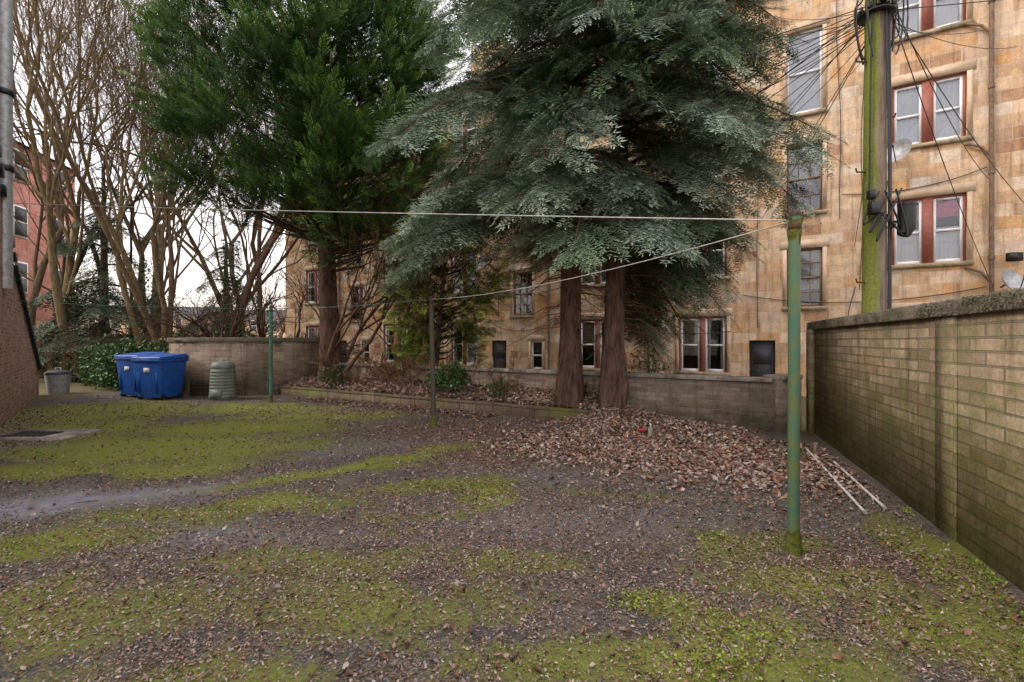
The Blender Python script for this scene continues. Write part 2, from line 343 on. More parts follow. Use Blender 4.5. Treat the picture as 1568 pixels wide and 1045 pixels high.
PAL=A([(.26,.165,.125),(.32,.22,.17),(.19,.11,.08),(.37,.28,.23),(.27,.13,.07),(.13,.085,.065),(.42,.34,.29),(.28,.165,.105),(.33,.26,.23)])
def scatter_leaves(name,xy,size,tilt,lift,bright=1.,zf=gh,tmpl=leaf_t):
    n=len(xy);parts=[]
    vi=rng.integers(0,9,n)
    for k in range(9):
        m=vi==k;c=m.sum()
        if not c: continue
        V,F,C=tmpl(k,[.2,.6,-.35,.9,1.3,.4,-.8,1.6,.7][k])
        z=zf(xy[m,0],xy[m,1])+lift[m]
        T=np.column_stack([xy[m],z]);R=rand_rot(c,tilt)
        K=PAL[rng.integers(0,len(PAL),c)]*(bright*(.6+.6*rng.random(c)))[:,None]
        parts.append(merge(V,F,C,R*size[m][:,None,None],T,K))
    return build(name,parts,M_leafm)
def valid(x,y):
    nn=(x-KO[0])*KN[0]+(y-KO[1])*KN[1];uu=(x-KO[0])*KU[0]+(y-KO[1])*KU[1]
    return (x<2.0+.3725*y)&((nn<-.02)|((uu<0)&(nn<.88)&(uu>-2.9)))&(x>-10.5-.3*(y-8.9))
def yard_samples(n):
    y=np.exp(rng.uniform(math.log(1.9),math.log(14),n));x=rng.uniform(-1.12,1.12,n)*y
    ok=valid(x,y)
    return np.column_stack([x[ok],y[ok]])
xy=yard_samples(260000)
dens=.30+.75*blobs(xy[:,0],xy[:,1],LIT)+1.1*(fbm(xy[:,0],xy[:,1],1.4,8)-.48)-.25*blobs(xy[:,0],xy[:,1],WET)-.2*blobs(xy[:,0],xy[:,1],MOSS[:8])
xy=xy[rng.random(len(xy))<dens*.8];n=len(xy)
sz=rng.uniform(.006,.028,n)*np.clip(.6+.16*xy[:,1],.9,2.2)
scatter_leaves('leaf_litter',xy,sz,.4,np.full(n,.006),.95,tmpl=leaf_s)
xy=yard_samples(16000);d=.04+.8*np.maximum(0,fbm(xy[:,0],xy[:,1],.9,12)-.5)+blobs(xy[:,0],xy[:,1],[(2.2,6.3,2.7,2.1,.9),(-2.6,11.3,1.8,.5,.8),(2.4,2.9,.5,.3,.45),(-2.5,3.3,1.3,.4,.35),(-9.5,9.6,.7,1.6,.6)])
xy=xy[rng.random(len(xy))<d*.75];n=len(xy)
scatter_leaves('fallen_leaves',xy,rng.uniform(.02,.055,n),.6,np.full(n,.012),.88)
q=110000;x=rng.uniform(-1.2,5.,q);y=rng.uniform(4.0,9.9,q)
den=1.0*np.exp(-((x-2.1)/1.55)**2-((y-8.2)/1.3)**2)+.8*np.exp(-((x-2.9)/1.6)**2-((y-6.5)/1.3)**2)+.5*np.exp(-((x-.7)/1.)**2-((y-8.0)/.9)**2)
den=den*(.1+2.2*(fbm(x,y,1.5,14)-.22))-.04
ok=(rng.random(q)<den*.7)&valid(x,y)&(x<2.0+.3725*y-.1)
P=np.column_stack([x,y])[ok];dd=np.exp(-((P[:,0]-2.2)/1.3)**2-((P[:,1]-8.3)/1.1)**2)
scatter_leaves('leaf_pile',P,rng.uniform(.03,.09,len(P)),.5,rng.random(len(P))*.07*dd+.012,1.25)
uu=rng.uniform(-.4,9.8,12000);nn=rng.uniform(.14,.9,12000)
xy=KO+uu[:,None]*KU+nn[:,None]*KN
scatter_leaves('bed_leaves',xy,rng.uniform(.04,.11,12000),.5,rng.random(12000)*.07+.01,1.3)
uu=rng.uniform(2.,8.5,4500);nn=-np.abs(rng.normal(0,.3,4500))-.03
xy=KO+uu[:,None]*KU+nn[:,None]*KN;xy=xy[vnoise(xy[:,0],xy[:,1],.8,4)>.35]
scatter_leaves('edging_leaves',xy,rng.uniform(.03,.08,len(xy)),.5,rng.random(len(xy))*.03+.01,.85)
P=[]
for (bx,by,rx,ry,s,*a) in [m for m in MOSS if m[1]<5.4 and m[4]>=.6]:
    k=int(9000*rx*ry);k=min(k,2600)
    P.append(np.column_stack([rng.normal(bx,rx*.5,k),rng.normal(by,ry*.5,k)]))
P=np.concatenate(P);P=P[(vnoise(P[:,0],P[:,1],6,3)>.5)&(P[:,0]<2.02+.3725*P[:,1])];n=len(P)
V=A([[-.25,0,0],[.25,0,0],[.1,.1,1.],[-.05,.5,.15],[.05,-.5,.12]]);F=A([[0,1,2],[3,0,2],[1,4,2]])
K=A([.18,.225,.03])*(.4+.9*rng.random(n))[:,None]
build('moss',[merge(V,F,np.ones((5,3)),rand_rot(n,.5)*rng.uniform(.005,.012,n)[:,None,None],np.column_stack([P,gh(P[:,0],P[:,1])+.002]),K)],M_leafm)
yy=rng.uniform(2.6,4.6,900);xx=2.094+.3725*yy-.05-np.abs(rng.normal(0,.06,900));m=vnoise(xx,yy,3,7)>.45
WP=[np.column_stack([xx[m],yy[m]])]
for cx_,cy_,s_ in ((.84,2.92,.07),(1.15,2.68,.09),(1.3,2.6,.06),(.75,2.95,.05),(1.6,3.9,.06),(2.9,3.2,.07),(.98,2.4,.09)):
    WP.append(np.column_stack([rng.normal(cx_,s_*1.5,130),rng.normal(cy_,s_,130)]))
WP=np.concatenate(WP);WP=WP[WP[:,0]<2.06+.3725*WP[:,1]];k=len(WP)
V,F,C=leaf_t(3,.3)
build('weeds',[merge(V,F,C,rand_rot(k,.6)*rng.uniform(.01,.028,k)[:,None,None],np.column_stack([WP,gh(WP[:,0],WP[:,1])+rng.random(k)*.03]),A([.23,.29,.045])*(.4+.8*rng.random(k))[:,None])],M_leafm)
# ------------------------------------------------------------------ walls
def wall_seg(name,p0,p1,h,th,mat,cope,ch,ov,mc,z0=-.1,cope_end=0,parent=None):
    p0=A(p0,float);p1=A(p1,float);d=p1-p0;L=np.linalg.norm(d)
    r=root(name,(p0[0],p0[1],0),math.atan2(d[1],d[0]))
    box('masonry',(0,L,0,th,z0,h-ch),mat,r)
    parts=[];x=-cope_end
    while x<L+cope_end:
        l=min(.9+random.random()*.05,L+cope_end-x);jz=random.uniform(-.004,.006);jy=random.uniform(-.008,.008)
        parts.append(boxp(x+.004,x+l-.004,-ov+jy,th+ov+jy,h-ch+.001,h+jz));x+=l
        if L+cope_end-x<.05:break
    o=build('coping',parts,mc,r,False);m=o.modifiers.new('b','BEVEL');m.width=.012;m.segments=2
    return r
r=wall_seg('garden_wall',(5.30,8.60),(1.15,-2.55),1.93,.24,M_rwall,1,.13,.05,M_cope)
box('pier_1',(0,.36,-.06,-.001,-.1,1.80),M_rwall,r)
box('pier_2',(4.75,5.1,-.012,-.001,-.1,1.80),M_rwall,r)
k=9000;xx=rng.uniform(0,9.5,k);side=rng.random(k)<.6
vy=np.where(side,-.055,rng.uniform(-.05,.28,k));vz=np.where(side,rng.uniform(1.805,1.925,k),1.932)
V=A([[-1,-1,-.5],[1,-.8,-.6],[.9,1,-.4],[-.8,.9,-.5],[0.1,0,.5]]);F=A([[0,1,4],[1,2,4],[2,3,4],[3,0,4]])
aggregate=build('coping_aggregate',[merge(V,F,np.ones((5,3)),rand_rot(k,1.)*rng.uniform(.003,.007,k)[:,None,None],np.column_stack([xx,vy,vz]),np.ones((k,3)))],M_cope,r,False)
p_r=KO+(-3.10)*KU+.914*KN;p_l=KO+9.9*KU+.914*KN
wall_seg('low_brick_wall',p_l,p_r,.95,.24,M_bwall,1,.075,.04,M_copeg)
wall_seg('low_brick_wall',(4.66,8.36),(5.22,8.72),1.0,.3,M_bwall,1,.08,.04,M_copeg)
p0=KO+10.05*KU;wall_seg('bed_edging_wall',p0,KO,.27,.13,M_kerb,1,.06,.012,M_kerb)
pts=[(-11.0,15.5),(-9.4,14.1),(-7.05,14.25),(-6.0,15.25)]
rr=root('bin_store',(-9.4,14.1,0))
def polywall(pts,h,ch,mat,mc,parent,th=.22,ov=.05):
    for a,b in zip(pts[:-1],pts[1:]):
        a=A(a,float);b=A(b,float);d=b-a;L=np.linalg.norm(d)
        s=root('wall_run',(a[0],a[1],0),math.atan2(d[1],d[0]));parent_world(s,parent)
        box('masonry',(0,L-.003,0,th,-.1,h-ch),mat,s)
        box('coping',(-ov,L-.02,-ov,th+ov,h-ch+.001,h+random.uniform(-.004,.004)),mc,s,bev=.015)
polywall(pts,1.70,.13,M_bwall,M_cope,rr)
# ------------------------------------------------------------------ raked brick wall at left
rk=root('stair_wall',(-9.43,8.9,0),math.atan2(14.27-8.9,-13.96+9.43))
Lr=math.hypot(5.37,4.53)
def rz(x): return float(np.interp(x,[-2.5,0,1.7,7.02],[6.6,4.5,3.2,.7]))
xs=np.linspace(-2.5,Lr,14)
V=[];th=.3
for x in xs:
    z=rz(x)
    V+=[[x,0,-.1],[x,0,z],[x,th,z],[x,th,-.1]]
F=[]
for k in range(13):
    a=k*4;F+=[[a,a+1,a+5,a+4],[a+1,a+2,a+6,a+5],[a+2,a+3,a+7,a+6]]
F+=[[52,53,54,55],[3,2,1,0]]
build('masonry',[(A(V),A(F),None)],M_lbrick,rk,False)
parts=[]
n=26
for k in range(n):
    x0=-2+(Lr+2)*k/n;x1=-2+(Lr+2)*(k+1)/n
    z=rz(x0)+.03
    parts.append(boxp(x0,x1-.003,-.06,th+.05,z-.13,z+.045))
build('stepped_coping',parts,M_black,rk,False)
parts=[tube([(x,.1,rz(x)+.55) for x in np.linspace(.3,Lr,12)],.022,6)]
for x in np.linspace(.35,Lr-.05,9): parts.append(tube([(x,.1,rz(x)),(x,.1,rz(x)+.55)],.013,5))
build('hand_rail',parts,M_black,rk,False)
fp=root('flue_pipe',(-9.75,9.2,0))
build('pipe',tube([(-9.72,9.25,2.6),(-9.72,9.25,9)],.125,16,cap=True),M_metal,fp,smooth=True)
build('collar',[lathe([(.127,-.06),(.15,-.05),(.15,.05),(.127,.06)],(-9.72,9.25,6.35),16)],M_black,fp)
build('collar_2',[lathe([(.127,-.06),(.15,-.05),(.15,.05),(.127,.06)],(-9.72,9.25,4.9),16)],M_black,fp)
lh=root('brick_house',(-9.43,8.9,0),math.atan2(5.37,-4.53))
box('walls',(-7,1.0,.55,6,-.1,8.5),M_lbrick,lh)
box('eaves',(-7.2,1.15,.35,6.2,8.501,8.75),M_copeg,lh)
ds=root('drain_cover',(-7.9,8.1,0))
hz=float(gh(A([-7.9]),A([8.1]))[0])
o=build('slab',[boxp(-8.6,-7.3,7.75,8.6,hz-.05,hz+.03)],M_copeg,ds)
parts=[boxp(-8.35+k*.1,-8.30+k*.1,7.9,8.3,hz+.032,hz+.05) for k in range(7)]
build('grate',parts,M_black,ds)
# ------------------------------------------------------------------ tenement
fx=root('tenement_building',(8.44,14,0),math.atan2(.5208,-.8537))
S0,S1,ZT=-12.,24.6,12.1
ops=[]
for k,c in enumerate([0,9.43,18.86]):
    ops+= [(c-.46,c+.42,8.2,10.6,'net'),(c-.46,c+.42,5.33,7.3,'bars'),(c-.46,c+.42,2.6,4.28,'bars')]
    ops+= [(c+.72,c+1.42,.0,1.62,'door')]
    if k: ops+=[(c-.9,c-.4,.5,1.6,'small')]
pairs=[(-3.52,-2.02),(2.05,3.5),(5.6,7.05),(11.55,12.97),(15.5,17.0),(21.3,22.8),(-8.6,-7.1),(-6.4,-5.0)]
for a,b in pairs:
    for z0,z1 in [(.62,2.38),(3.62,5.35),(6.75,8.4),(9.65,11.35)]:
        ops.append((a,b,z0,z1,'pair'))
xs=sorted(set([S0,S1]+[round(v,4) for o in ops for v in o[:2]]));zs=sorted(set([-.3,ZT]+[round(v,4) for o in ops for v in o[2:4]]))
V=[];F=[]
for a,b in zip(xs[:-1],xs[1:]):
    for c,d in zip(zs[:-1],zs[1:]):
        mx_,mz=(a+b)/2,(c+d)/2
        if any(o[0]<mx_<o[1] and o[2]<mz<o[3] for o in ops): continue
        k=len(V);V+=[[a,0,c],[b,0,c],[b,0,d],[a,0,d]];F.append([k,k+3,k+2,k+1])
RD=.2
for o in ops:
    a,b,c,d=o[:4];k=len(V)
    V+=[[a,0,c],[b,0,c],[b,0,d],[a,0,d],[a,-RD,c],[b,-RD,c],[b,-RD,d],[a,-RD,d]]
    F+=[[k,k+1,k+5,k+4],[k+1,k+2,k+6,k+5],[k+2,k+3,k+7,k+6],[k+3,k,k+4,k+7]]
k=len(V);V+=[[S0,0,-.3],[S0,-10,-.3],[S0,-10,ZT],[S0,0,ZT],[S1,0,-.3],[S1,-10,-.3],[S1,-10,ZT],[S1,0,ZT]]
F+=[[k,k+1,k+2,k+3],[k+4,k+7,k+6,k+5],[k+1,k+5,k+6,k+2]]
build('walls',[(A(V),A(F),None)],M_fac,fx,False)
build('roof',[(A([[S0-.1,.25,ZT+.18],[S1+.1,.25,ZT+.18],[S1+.1,-5,ZT+3.4],[S0-.1,-5,ZT+3.4],[S0-.1,-10.2,ZT+.18],[S1+.1,-10.2,ZT+.18]]),A([[0,1,2,3],[3,2,5,4]]),None)],M_slate,fx,False)
box('eaves_cornice',(S0-.05,S1+.05,.003,.28,ZT-.12,ZT+.15),M_trim,fx)
box('gutter',(S0-.05,S1+.05,.283,.40,ZT+.04,ZT+.16),M_black,fx)
for c in (4.6,14.1,-5):
    box('chimney_stack',(c-1,c+1,-5.6,-4.4,ZT+2.6,ZT+5),M_fac,fx)
TR=[];SI=[];FW=[];FR=[];FB=[];GL=[];ROOM=[];NET=[];CR=[];PK=[];DO=[]
def sash(a,b,c,d,FL,kind,cur):
    y0,y1=-.13,-.07;fw=.06
    FL+= [boxp(a,a+fw,y0,y1,c,d),boxp(b-fw,b,y0,y1,c,d),boxp(a+fw,b-fw,y0,y1,c,c+.09),boxp(a+fw,b-fw,y0,y1,d-.06,d)]
    m=(c+d)/2;FL.append(boxp(a+fw,b-fw,y0,y1+.01,m-.03,m+.03))
    if kind=='bars':
        for f in (1/3,2/3):
            x=a+(b-a)*f;FL.append(boxp(x-.012,x+.012,y0+.01,y1-.005,c+.08,m-.025));FL.append(boxp(x-.012,x+.012,y0+.01,y1-.005,m+.025,d-.06))
        for zz in ((c+m)/2,(m+d)/2):FL.append(boxp(a+fw,b-fw,y0+.013,y1-.008,zz-.012,zz+.012))
    GL.append((A([[a+fw,-.105,c],[b-fw,-.105,c],[b-fw,-.105,d],[a+fw,-.105,d]]),A([[0,3,2,1]]),None))
    def wav(z0,z1,L,x0=a,x1=b):
        n=26;xx=np.linspace(x0,x1,n);yy=-.17+.015*np.sin(xx*70+random.random()*6)
        V=np.concatenate([np.column_stack([xx,yy,np.full(n,z0)]),np.column_stack([xx,yy,np.full(n,z1)])])
        k=np.arange(n-1);L.append((V,np.column_stack([k,k+n,k+n+1,k+1]),None))
    if cur=='net': wav(c,d,NET)
    elif cur=='blind': wav(c+(d-c)*random.choice([.3,.5,.1]),d,CR)
    elif cur=='half': wav(c,m,NET)
    elif cur=='pink': wav(m+.35,d,PK);wav(c,m+.1,NET)
    elif cur=='sides': wav(c,d,NET,a,a+(b-a)*.25);wav(c,d,NET,b-(b-a)*.25,b)
for a,b,c,d,kd in ops:
    ROOM.append((A([[a-.3,-.9,c-.3],[b+.3,-.9,c-.3],[b+.3,-.9,d+.3],[a-.3,-.9,d+.3],[a,-RD,c],[b,-RD,c],[b,-RD,d],[a,-RD,d]]),A([[0,3,2,1],[4,0,1,5],[5,1,2,6],[6,2,3,7],[7,3,0,4]]),None))
    if kd=='door':
        DO.append(boxp(a,b,-.15,-.1,c,d-.02));DO.append(boxp(a+.1,b-.1,-.1,-.085,c+.9,d-.15));continue
    SI.append(boxp(a-.12,b+.12,.003,.07,c-.11,c-.003))
    w_=.11
    TR+=[boxp(a-w_,a-.003,.004,.014,c,d+.003),boxp(b+.003,b+w_,.004,.014,c,d+.003),boxp(a-w_-.06,b+w_+.06,.004,.018,d+.004,d+.24)]
    if kd=='pair':
        right=a<1.
        m=(a+b)/2;mw_=.11 if right else .08
        FR.append(boxp(m-mw_,m+mw_,-.17,-.03,c,d))
        FR+=[boxp(a,a+.06,-.17,-.05,c,d),boxp(b-.06,b,-.17,-.05,c,d),boxp(a+.06,b-.06,-.17,-.055,d-.06,d)]
        for q0,q1 in ((a+.06,m-mw_),(m+mw_,b-.06)):
            if a==-3.52 and c<4 and c>3: cu='pink'
            elif right: cu='net' if c>6 else random.choice(['net','net','half'])
            else: cu=random.choice(['net','blind','half','sides','net'])
            sash(q0,q1,c,d-.06,FW,'x',cu)
    elif kd=='small': sash(a,b,c,d,FW,'x','none')
    elif kd=='net': sash(a,b,c,d,FW,'x','net')
    else: sash(a,b,c,d,FB,'bars',random.choice(['none','blind']))
build('window_surrounds',TR,M_trim,fx,False);build('window_sills',SI,M_sill,fx,False);build('white_sashes',FW,M_white,fx,False)
build('red_frames',FR,M_redp,fx,False);build('brown_sashes',FB,M_brownp,fx,False);build('glass',GL,M_glass,fx,False)
build('rooms',ROOM,M_room,fx,False);build('net_curtains',NET,M_net,fx,False);build('blinds',CR,M_cream,fx,False)
if PK:build('pink_blind',PK,M_pink,fx,False)
build('doors',DO,M_door,fx,False)
PP=[]
for s in (-3.95,4.45,8.2,14.2,20.,-10):
    PP.append(tube([(s,.1,-.3),(s,.1,12.1)],.05,10))
    for z in np.arange(1.5,12,2.1):PP.append(tube([(s,.1,z),(s,.1,z+.1)],.068,10))
    for z in (3.3,6.4,9.4):
        PP.append(tube([(s,.1,z-.25),(s+.18,.1,z),(s+.42,.1,z+.12),(s+.45,.02,z+.14)],.035,8))
build('downpipes',PP,M_pipe,fx,False,True)
CB=[]
for (s0,z0,s1,z1,sg) in [(-3.9,2.95,1.6,3.0,.3),(1.9,1.9,6.,2.1,.15),(7.6,2.6,11,2.4,.5),(-1.4,9.,-1.35,3,.0),(1.1,12,1.2,2.,0),(4.9,12,5.,2.5,0),(-3.9,5.9,-.9,5.7,.2),(8.3,4.6,11.4,4.3,.1),(13.3,3.2,20,3.3,.2),(-1.9,5.9,-1.6,2.6,.0),(10.6,11,10.5,2.5,0),(-1.2,3.1,-.9,.9,0),(1.5,5.2,3.7,5.1,.25),(-.8,12,-.9,5.,0),(1.7,9.,3.8,8.8,.2)]:
    tt=np.linspace(0,1,14);CB.append(tube(np.column_stack([s0+(s1-s0)*tt+.03*np.sin(tt*9+s0),np.full(14,.035),z0+(z1-z0)*tt-sg*4*tt*(1-tt)]),.012,5))
build('facade_cables',CB,M_wire,fx,False)
def dish(name,loc,rad,dirv):
    r=root(name,loc);D=Vector(dirv).normalized();q=D.to_track_quat('Z','Y').to_matrix()
    V,F,_=lathe([(.001,0),(rad*.4,.02*rad/.3),(rad*.75,.07*rad/.3),(rad,.13*rad/.3)],(0,0,0),24)
    R=A([list(x) for x in q]);W=V@R.T+A(loc);build('bowl',[(W,F,None)],M_metal,r,smooth=True)
    L=A(loc);tip=L+A(list(D))*rad*1.1
    build('arm',[tube([L+R@A([0,-rad,.1]),tip],.012,5),tube([tip,tip+A(list(D))*.06],.03,8),tube([L,L+A([.2,.35,-.05])],.02,6)],M_black,r)
U3=A([-.8537,.5208,0]);N3=A([-.5208,-.8537,0]);O3=A([8.44,14,0])
def fp_(s,o,z): return O3+U3*s+N3*o+A([0,0,z])
dish('satellite_dish',tuple(fp_(-2.15,.45,6.45)),.32,(-.9,-.4,.35))
dish('satellite_dish',tuple(fp_(10.9,.4,4.75)),.3,(-.6,-.8,.3))
dish('satellite_dish',tuple(fp_(-4.1,.6,2.95)),.32,(.2,-.9,.4))
fl=root('floodlight',tuple(fp_(-4.3,.3,3.6)))
c=fp_(-4.3,.3,3.6);build('housing',[boxp(c[0]-.13,c[0]+.13,c[1]-.08,c[1]+.08,c[2]-.1,c[2]+.1)],M_black,fl)
build('bracket',[tube([c,c-N3*.3],.02,6)],M_black,fl)
# ------------------------------------------------------------------ other buildings
def far_house(name,loc,w_,d_,h,rot,mat,rows,cols,roofh=3.5):
    r=root(name,loc,rot);box('walls',(-w_/2,w_/2,0,d_,-1,h),mat,r)
    V=A([[-w_/2-.3,-.3,h],[w_/2+.3,-.3,h],[w_/2+.3,d_/2,h+roofh],[-w_/2-.3,d_/2,h+roofh],[-w_/2-.3,d_+.3,h],[w_/2+.3,d_+.3,h]])
    build('roof',[(V,A([[0,1,2,3],[3,2,5,4]]),None),(V,A([[0,3,4],[1,5,2]]),None)],M_slate,r,False)
    W=[];G=[]
    for a in range(rows):
        for b in range(cols):
            x=-w_/2+w_*(b+.5)/cols;z=h*(a+.35)/rows
            W+=[boxp(x-.6,x+.6,-.06,-.002,z-.1,z+1.9)];G+=[boxp(x-.5,x+.5,-.08,-.062,z,z+.85),boxp(x-.5,x+.5,-.08,-.062,z+.95,z+1.8)]
    build('window_frames',W,M_white,r,False);build('window_panes',G,M_door,r,False)
far_house('red_sandstone_building',(-31.2,29.3,0),14,12,14.2,math.atan2(.98,-.21),M_red,4,4,2.5)
far_house('distant_house',(-38,85,0),26,10,5.0,0,M_fac,2,7,2.4)
far_house('distant_house',(-72,90,0),30,10,6,.1,M_fac,2,8,2.4)
# ------------------------------------------------------------------ foliage generators
def spray(seed,L=.6,pitch=.06,side=.29,ang=50,ns=.034,nl=.048,nw=.017,dark=(.04,.062,.034),light=(.22,.31,.18),nang=50,lift=.3,droop=.14):
    r=np.random.default_rng(seed);V=[];F=[];C=[]
    dark=A(dark);light=A(light)
    def axis(p0,d,l,t0):
        n=max(2,int(l/ns));d=d/np.linalg.norm(d)
        sd=np.cross(A([0,0,1.]),d);sd/=np.linalg.norm(sd)
        for i in range(n):
            t=(i+.5)/n;p=p0+d*l*t+A([0,0,-droop*l*t*t])
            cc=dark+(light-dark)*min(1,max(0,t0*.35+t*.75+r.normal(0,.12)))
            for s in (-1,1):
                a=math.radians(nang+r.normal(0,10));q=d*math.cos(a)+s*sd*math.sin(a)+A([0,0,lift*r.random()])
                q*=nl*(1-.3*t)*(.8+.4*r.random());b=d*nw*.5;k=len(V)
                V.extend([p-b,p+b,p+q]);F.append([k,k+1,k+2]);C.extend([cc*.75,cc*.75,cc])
        k=len(V);e=p0+d*l+A([0,0,-droop*l]);V.extend([e-sd*nw*.4,e+sd*nw*.4,e+d*nl]);F.append([k,k+1,k+2]);C.extend([light]*3)
    axis(A([0,0,0.]),A([1.,0,0]),L,.2)
    n=int(L/pitch)
    for i in range(1,n):
        t=i/n
        for s in (-1,1):
            l=side*(1-t)**.75*(.75+.4*r.random())*(min(1,t*4+.4))
            if l<.03: continue
            a=math.radians(ang+r.normal(0,6))
            axis(A([L*t+r.normal(0,.006),0,-droop*L*t*t]),A([math.cos(a),s*math.sin(a),r.normal(0,.08)]),l,t)
    return A(V),A(F),A(C)
def place(sprays,D,P,U,S,K):
    parts=[];vi=rng.integers(0,len(sprays),len(D))
    for k,(V,F,C) in enumerate(sprays):
        m=vi==k
        if m.any(): parts.append(merge(V,F,C,frames(D[m],U[m],S[m]),P[m],K[m]))
    return parts
FIR=[spray(11),spray(12),spray(13,side=.22)]
FIRG=[spray(21,light=(.50,.60,.47),dark=(.07,.105,.07)),spray(22,light=(.40,.50,.36),dark=(.06,.09,.055))]
FIRL=[spray(24,pitch=.1,ns=.06,nl=.085,nw=.04)]
def conifer_branches(base,tf,zr,count,Lf,azf=None,out=None,wood=None,dead=None,grey=.5,droop=.3,bright=1.,dn=5.2,tpl=None,rise=.3):
    D=[];P=[];U=[];S=[];K=[];G=[]
    for q in range(count):
        z=zr[0]+(zr[1]-zr[0])*random.random()**1.15;f=(z-zr[0])/(zr[1]-zr[0])
        az=random.uniform(0,6.283) if azf is None else azf()
        L=Lf(f,az)*random.uniform(.72,1.1)
        c=tf(z);h=A([math.cos(az),math.sin(az),0])
        a0=rise*random.uniform(.6,1.3)+.15*f;dr=droop*random.uniform(.7,1.4)
        n=12;tt=np.linspace(0,1,n)
        bend=random.uniform(-.25,.25);sidev=A([-h[1],h[0],0])
        pts=A([c+h*L*t_+sidev*bend*L*t_*t_+A([0,0,L*(a0*t_-(a0+dr)*t_*t_*1.1+.22*dr*t_**4)]) for t_ in tt])
        wood.append(tube(pts,np.linspace(.035+.008*L,.006,n),5,A([.8,.8,.8])))
        bk=random.uniform(.6,1.4);isg=random.random()<grey
        st=.3 if L>1.5 else .15
        m=int(L*dn)
        for j in range(m):
            t_=st+(1-st)*(j+random.random()*.5)/m
            x=t_*(n-1);i0=min(int(x),n-2);p=pts[i0]+(pts[i0+1]-pts[i0])*(x-i0);tg=pts[i0+1]-pts[i0];tg/=np.linalg.norm(tg)
            sd=A([-tg[1],tg[0],0]);sd/=np.linalg.norm(sd)
            for s in (-1,1):
                if random.random()<.1: continue
                a=math.radians(random.uniform(30,68))
                d=tg*math.cos(a)+s*sd*math.sin(a)+A([0,0,random.uniform(-.45,.02)])
                D.append(d);P.append(p);U.append(A([random.gauss(0,.25),random.gauss(0,.25),1]));
                S.append((.6+1.3*math.sin(math.pi*min(1,(t_-st)/(1-st)*.8+.15)))*random.uniform(.7,1.15)*min(1,.45+L*.22))
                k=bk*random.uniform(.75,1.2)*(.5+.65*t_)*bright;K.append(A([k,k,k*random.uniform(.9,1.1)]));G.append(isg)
        D.append(pts[-1]-pts[-3]+A([0,0,.1]));P.append(pts[-1]);U.append(A([0,0,1.]));S.append(.8);K.append(A([bk]*3)*bright);G.append(isg)
        if dead is not None:
            for j in range(4):
                t_=random.uniform(.08,.6);x=t_*(n-1);i0=int(x);p=pts[i0]
                d=A([random.gauss(0,1),random.gauss(0,1),random.gauss(-.5,.5)]);d/=np.linalg.norm(d);l=random.uniform(.25,.8)
                dead.append(tube([p,p+d*l*.5,p+d*l+A([0,0,-.1])],[.008,.005,.002],3,A([1.6,1.1,.8])))
    D,P,U,S,K=map(A,(D,P,U,S,K));G=A(G)
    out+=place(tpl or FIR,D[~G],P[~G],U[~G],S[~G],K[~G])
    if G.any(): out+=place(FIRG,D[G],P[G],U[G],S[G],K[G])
def trunk_mesh(pts,rad,n=18,flare=None,seed=0):
    r=np.random.default_rng(seed);m=len(pts);P=A(pts,float)
    tt=np.linspace(0,len(P)-1,40);PP=np.column_stack([np.interp(tt,range(m),P[:,k]) for k in range(3)])
    RR=np.interp(tt,range(m),rad);V,F,_=tube(PP,RR,n)
    V=V.reshape(40,n,3);ph=r.random(3)*6
    a=np.arange(n)*2*math.pi/n
    for i in range(40):
        k=1+.06*np.sin(3*a+ph[0])+.05*np.sin(5*a+ph[1]+tt[i])+.03*r.normal(0,1,n)
        if i<4: k=k+(.35-.09*i)*(.5+.5*np.sin(4*a+ph[2]))
        V[i]=PP[i]+(V[i]-PP[i])*k[:,None]
    return (V.reshape(-1,3),F,np.ones((40*n,3)))
def t1(z): return A([1.2+.005*(z-1),9.85+.0*z,z])
def t2(z): return A([1.93+.04*(z-.4),9.45+.02*z,z])
for nm,tf,base,bz,Rb,cnt,seed in (('fir_tree',t1,(1.2,9.85,.3),.3,.25,108,1),('fir_tree',t2,(1.93,9.45,.2),.2,.24,102,2)):
    tr_=root(nm,base);out=[];wood=[];dead=[]
    zz=np.linspace(bz,14,9)
    wood.append(trunk_mesh([tf(z) for z in zz],np.interp(zz,[bz,1.2,4,14],[Rb,Rb*.85,Rb*.75,.05]),seed=seed))
    if seed==2:
        wood.append(trunk_mesh([(2.0,9.3,.15),(2.12,9.25,.7),(2.1,9.4,1.5),(2.15,9.5,3)],[.17,.12,.09,.04],10,seed=5))
    def LF(f,az,seed=seed):
        L=(3.7 if seed==1 else 3.2)*(1-.6*max(0,f-.45)/.55)*min(1,.75+f*1.5)
        if seed==1: L*=1-.15*math.cos(az)
        return L
    conifer_branches(base,tf,(3.9,13.0),cnt,LF,None,out,wood,dead,grey=.65,droop=.33,rise=.38)
    if seed==2:
        conifer_branches(base,tf,(2.0,4.8),30,lambda f,az:1.3+1.3*f,lambda:random.uniform(-.35,1.3),out,wood,dead,grey=.15,droop=.6,bright=.75)
    for q in range(80):
        z=random.uniform(1.8,4.7);az=random.uniform(0,6.28) if seed==1 else random.uniform(-.8,1.6);l=random.uniform(.4,1.7);c=tf(z)
        h=A([math.cos(az),math.sin(az),0])
        pts=[c,c+h*l*.5+A([0,0,-.05*l]),c+h*l+A([random.gauss(0,.1),random.gauss(0,.1),-.35*l])]
        dead.append(tube(pts,[.014,.009,.003],4,A([1.5,1.,.75])))
        for w_ in range(7):
            p=pts[1]+(pts[2]-pts[1])*random.random();d=A([random.gauss(0,1),random.gauss(0,1),random.gauss(-.3,.6)])*.18
            dead.append(tube([p,p+d],[.004,.001],3,A([1.5,1.,.75])))
    build('trunk_and_limbs',wood,M_barkd,tr_,smooth=False);build('dead_twigs',dead,M_barkk,tr_);build('foliage',out,M_fir,tr_)
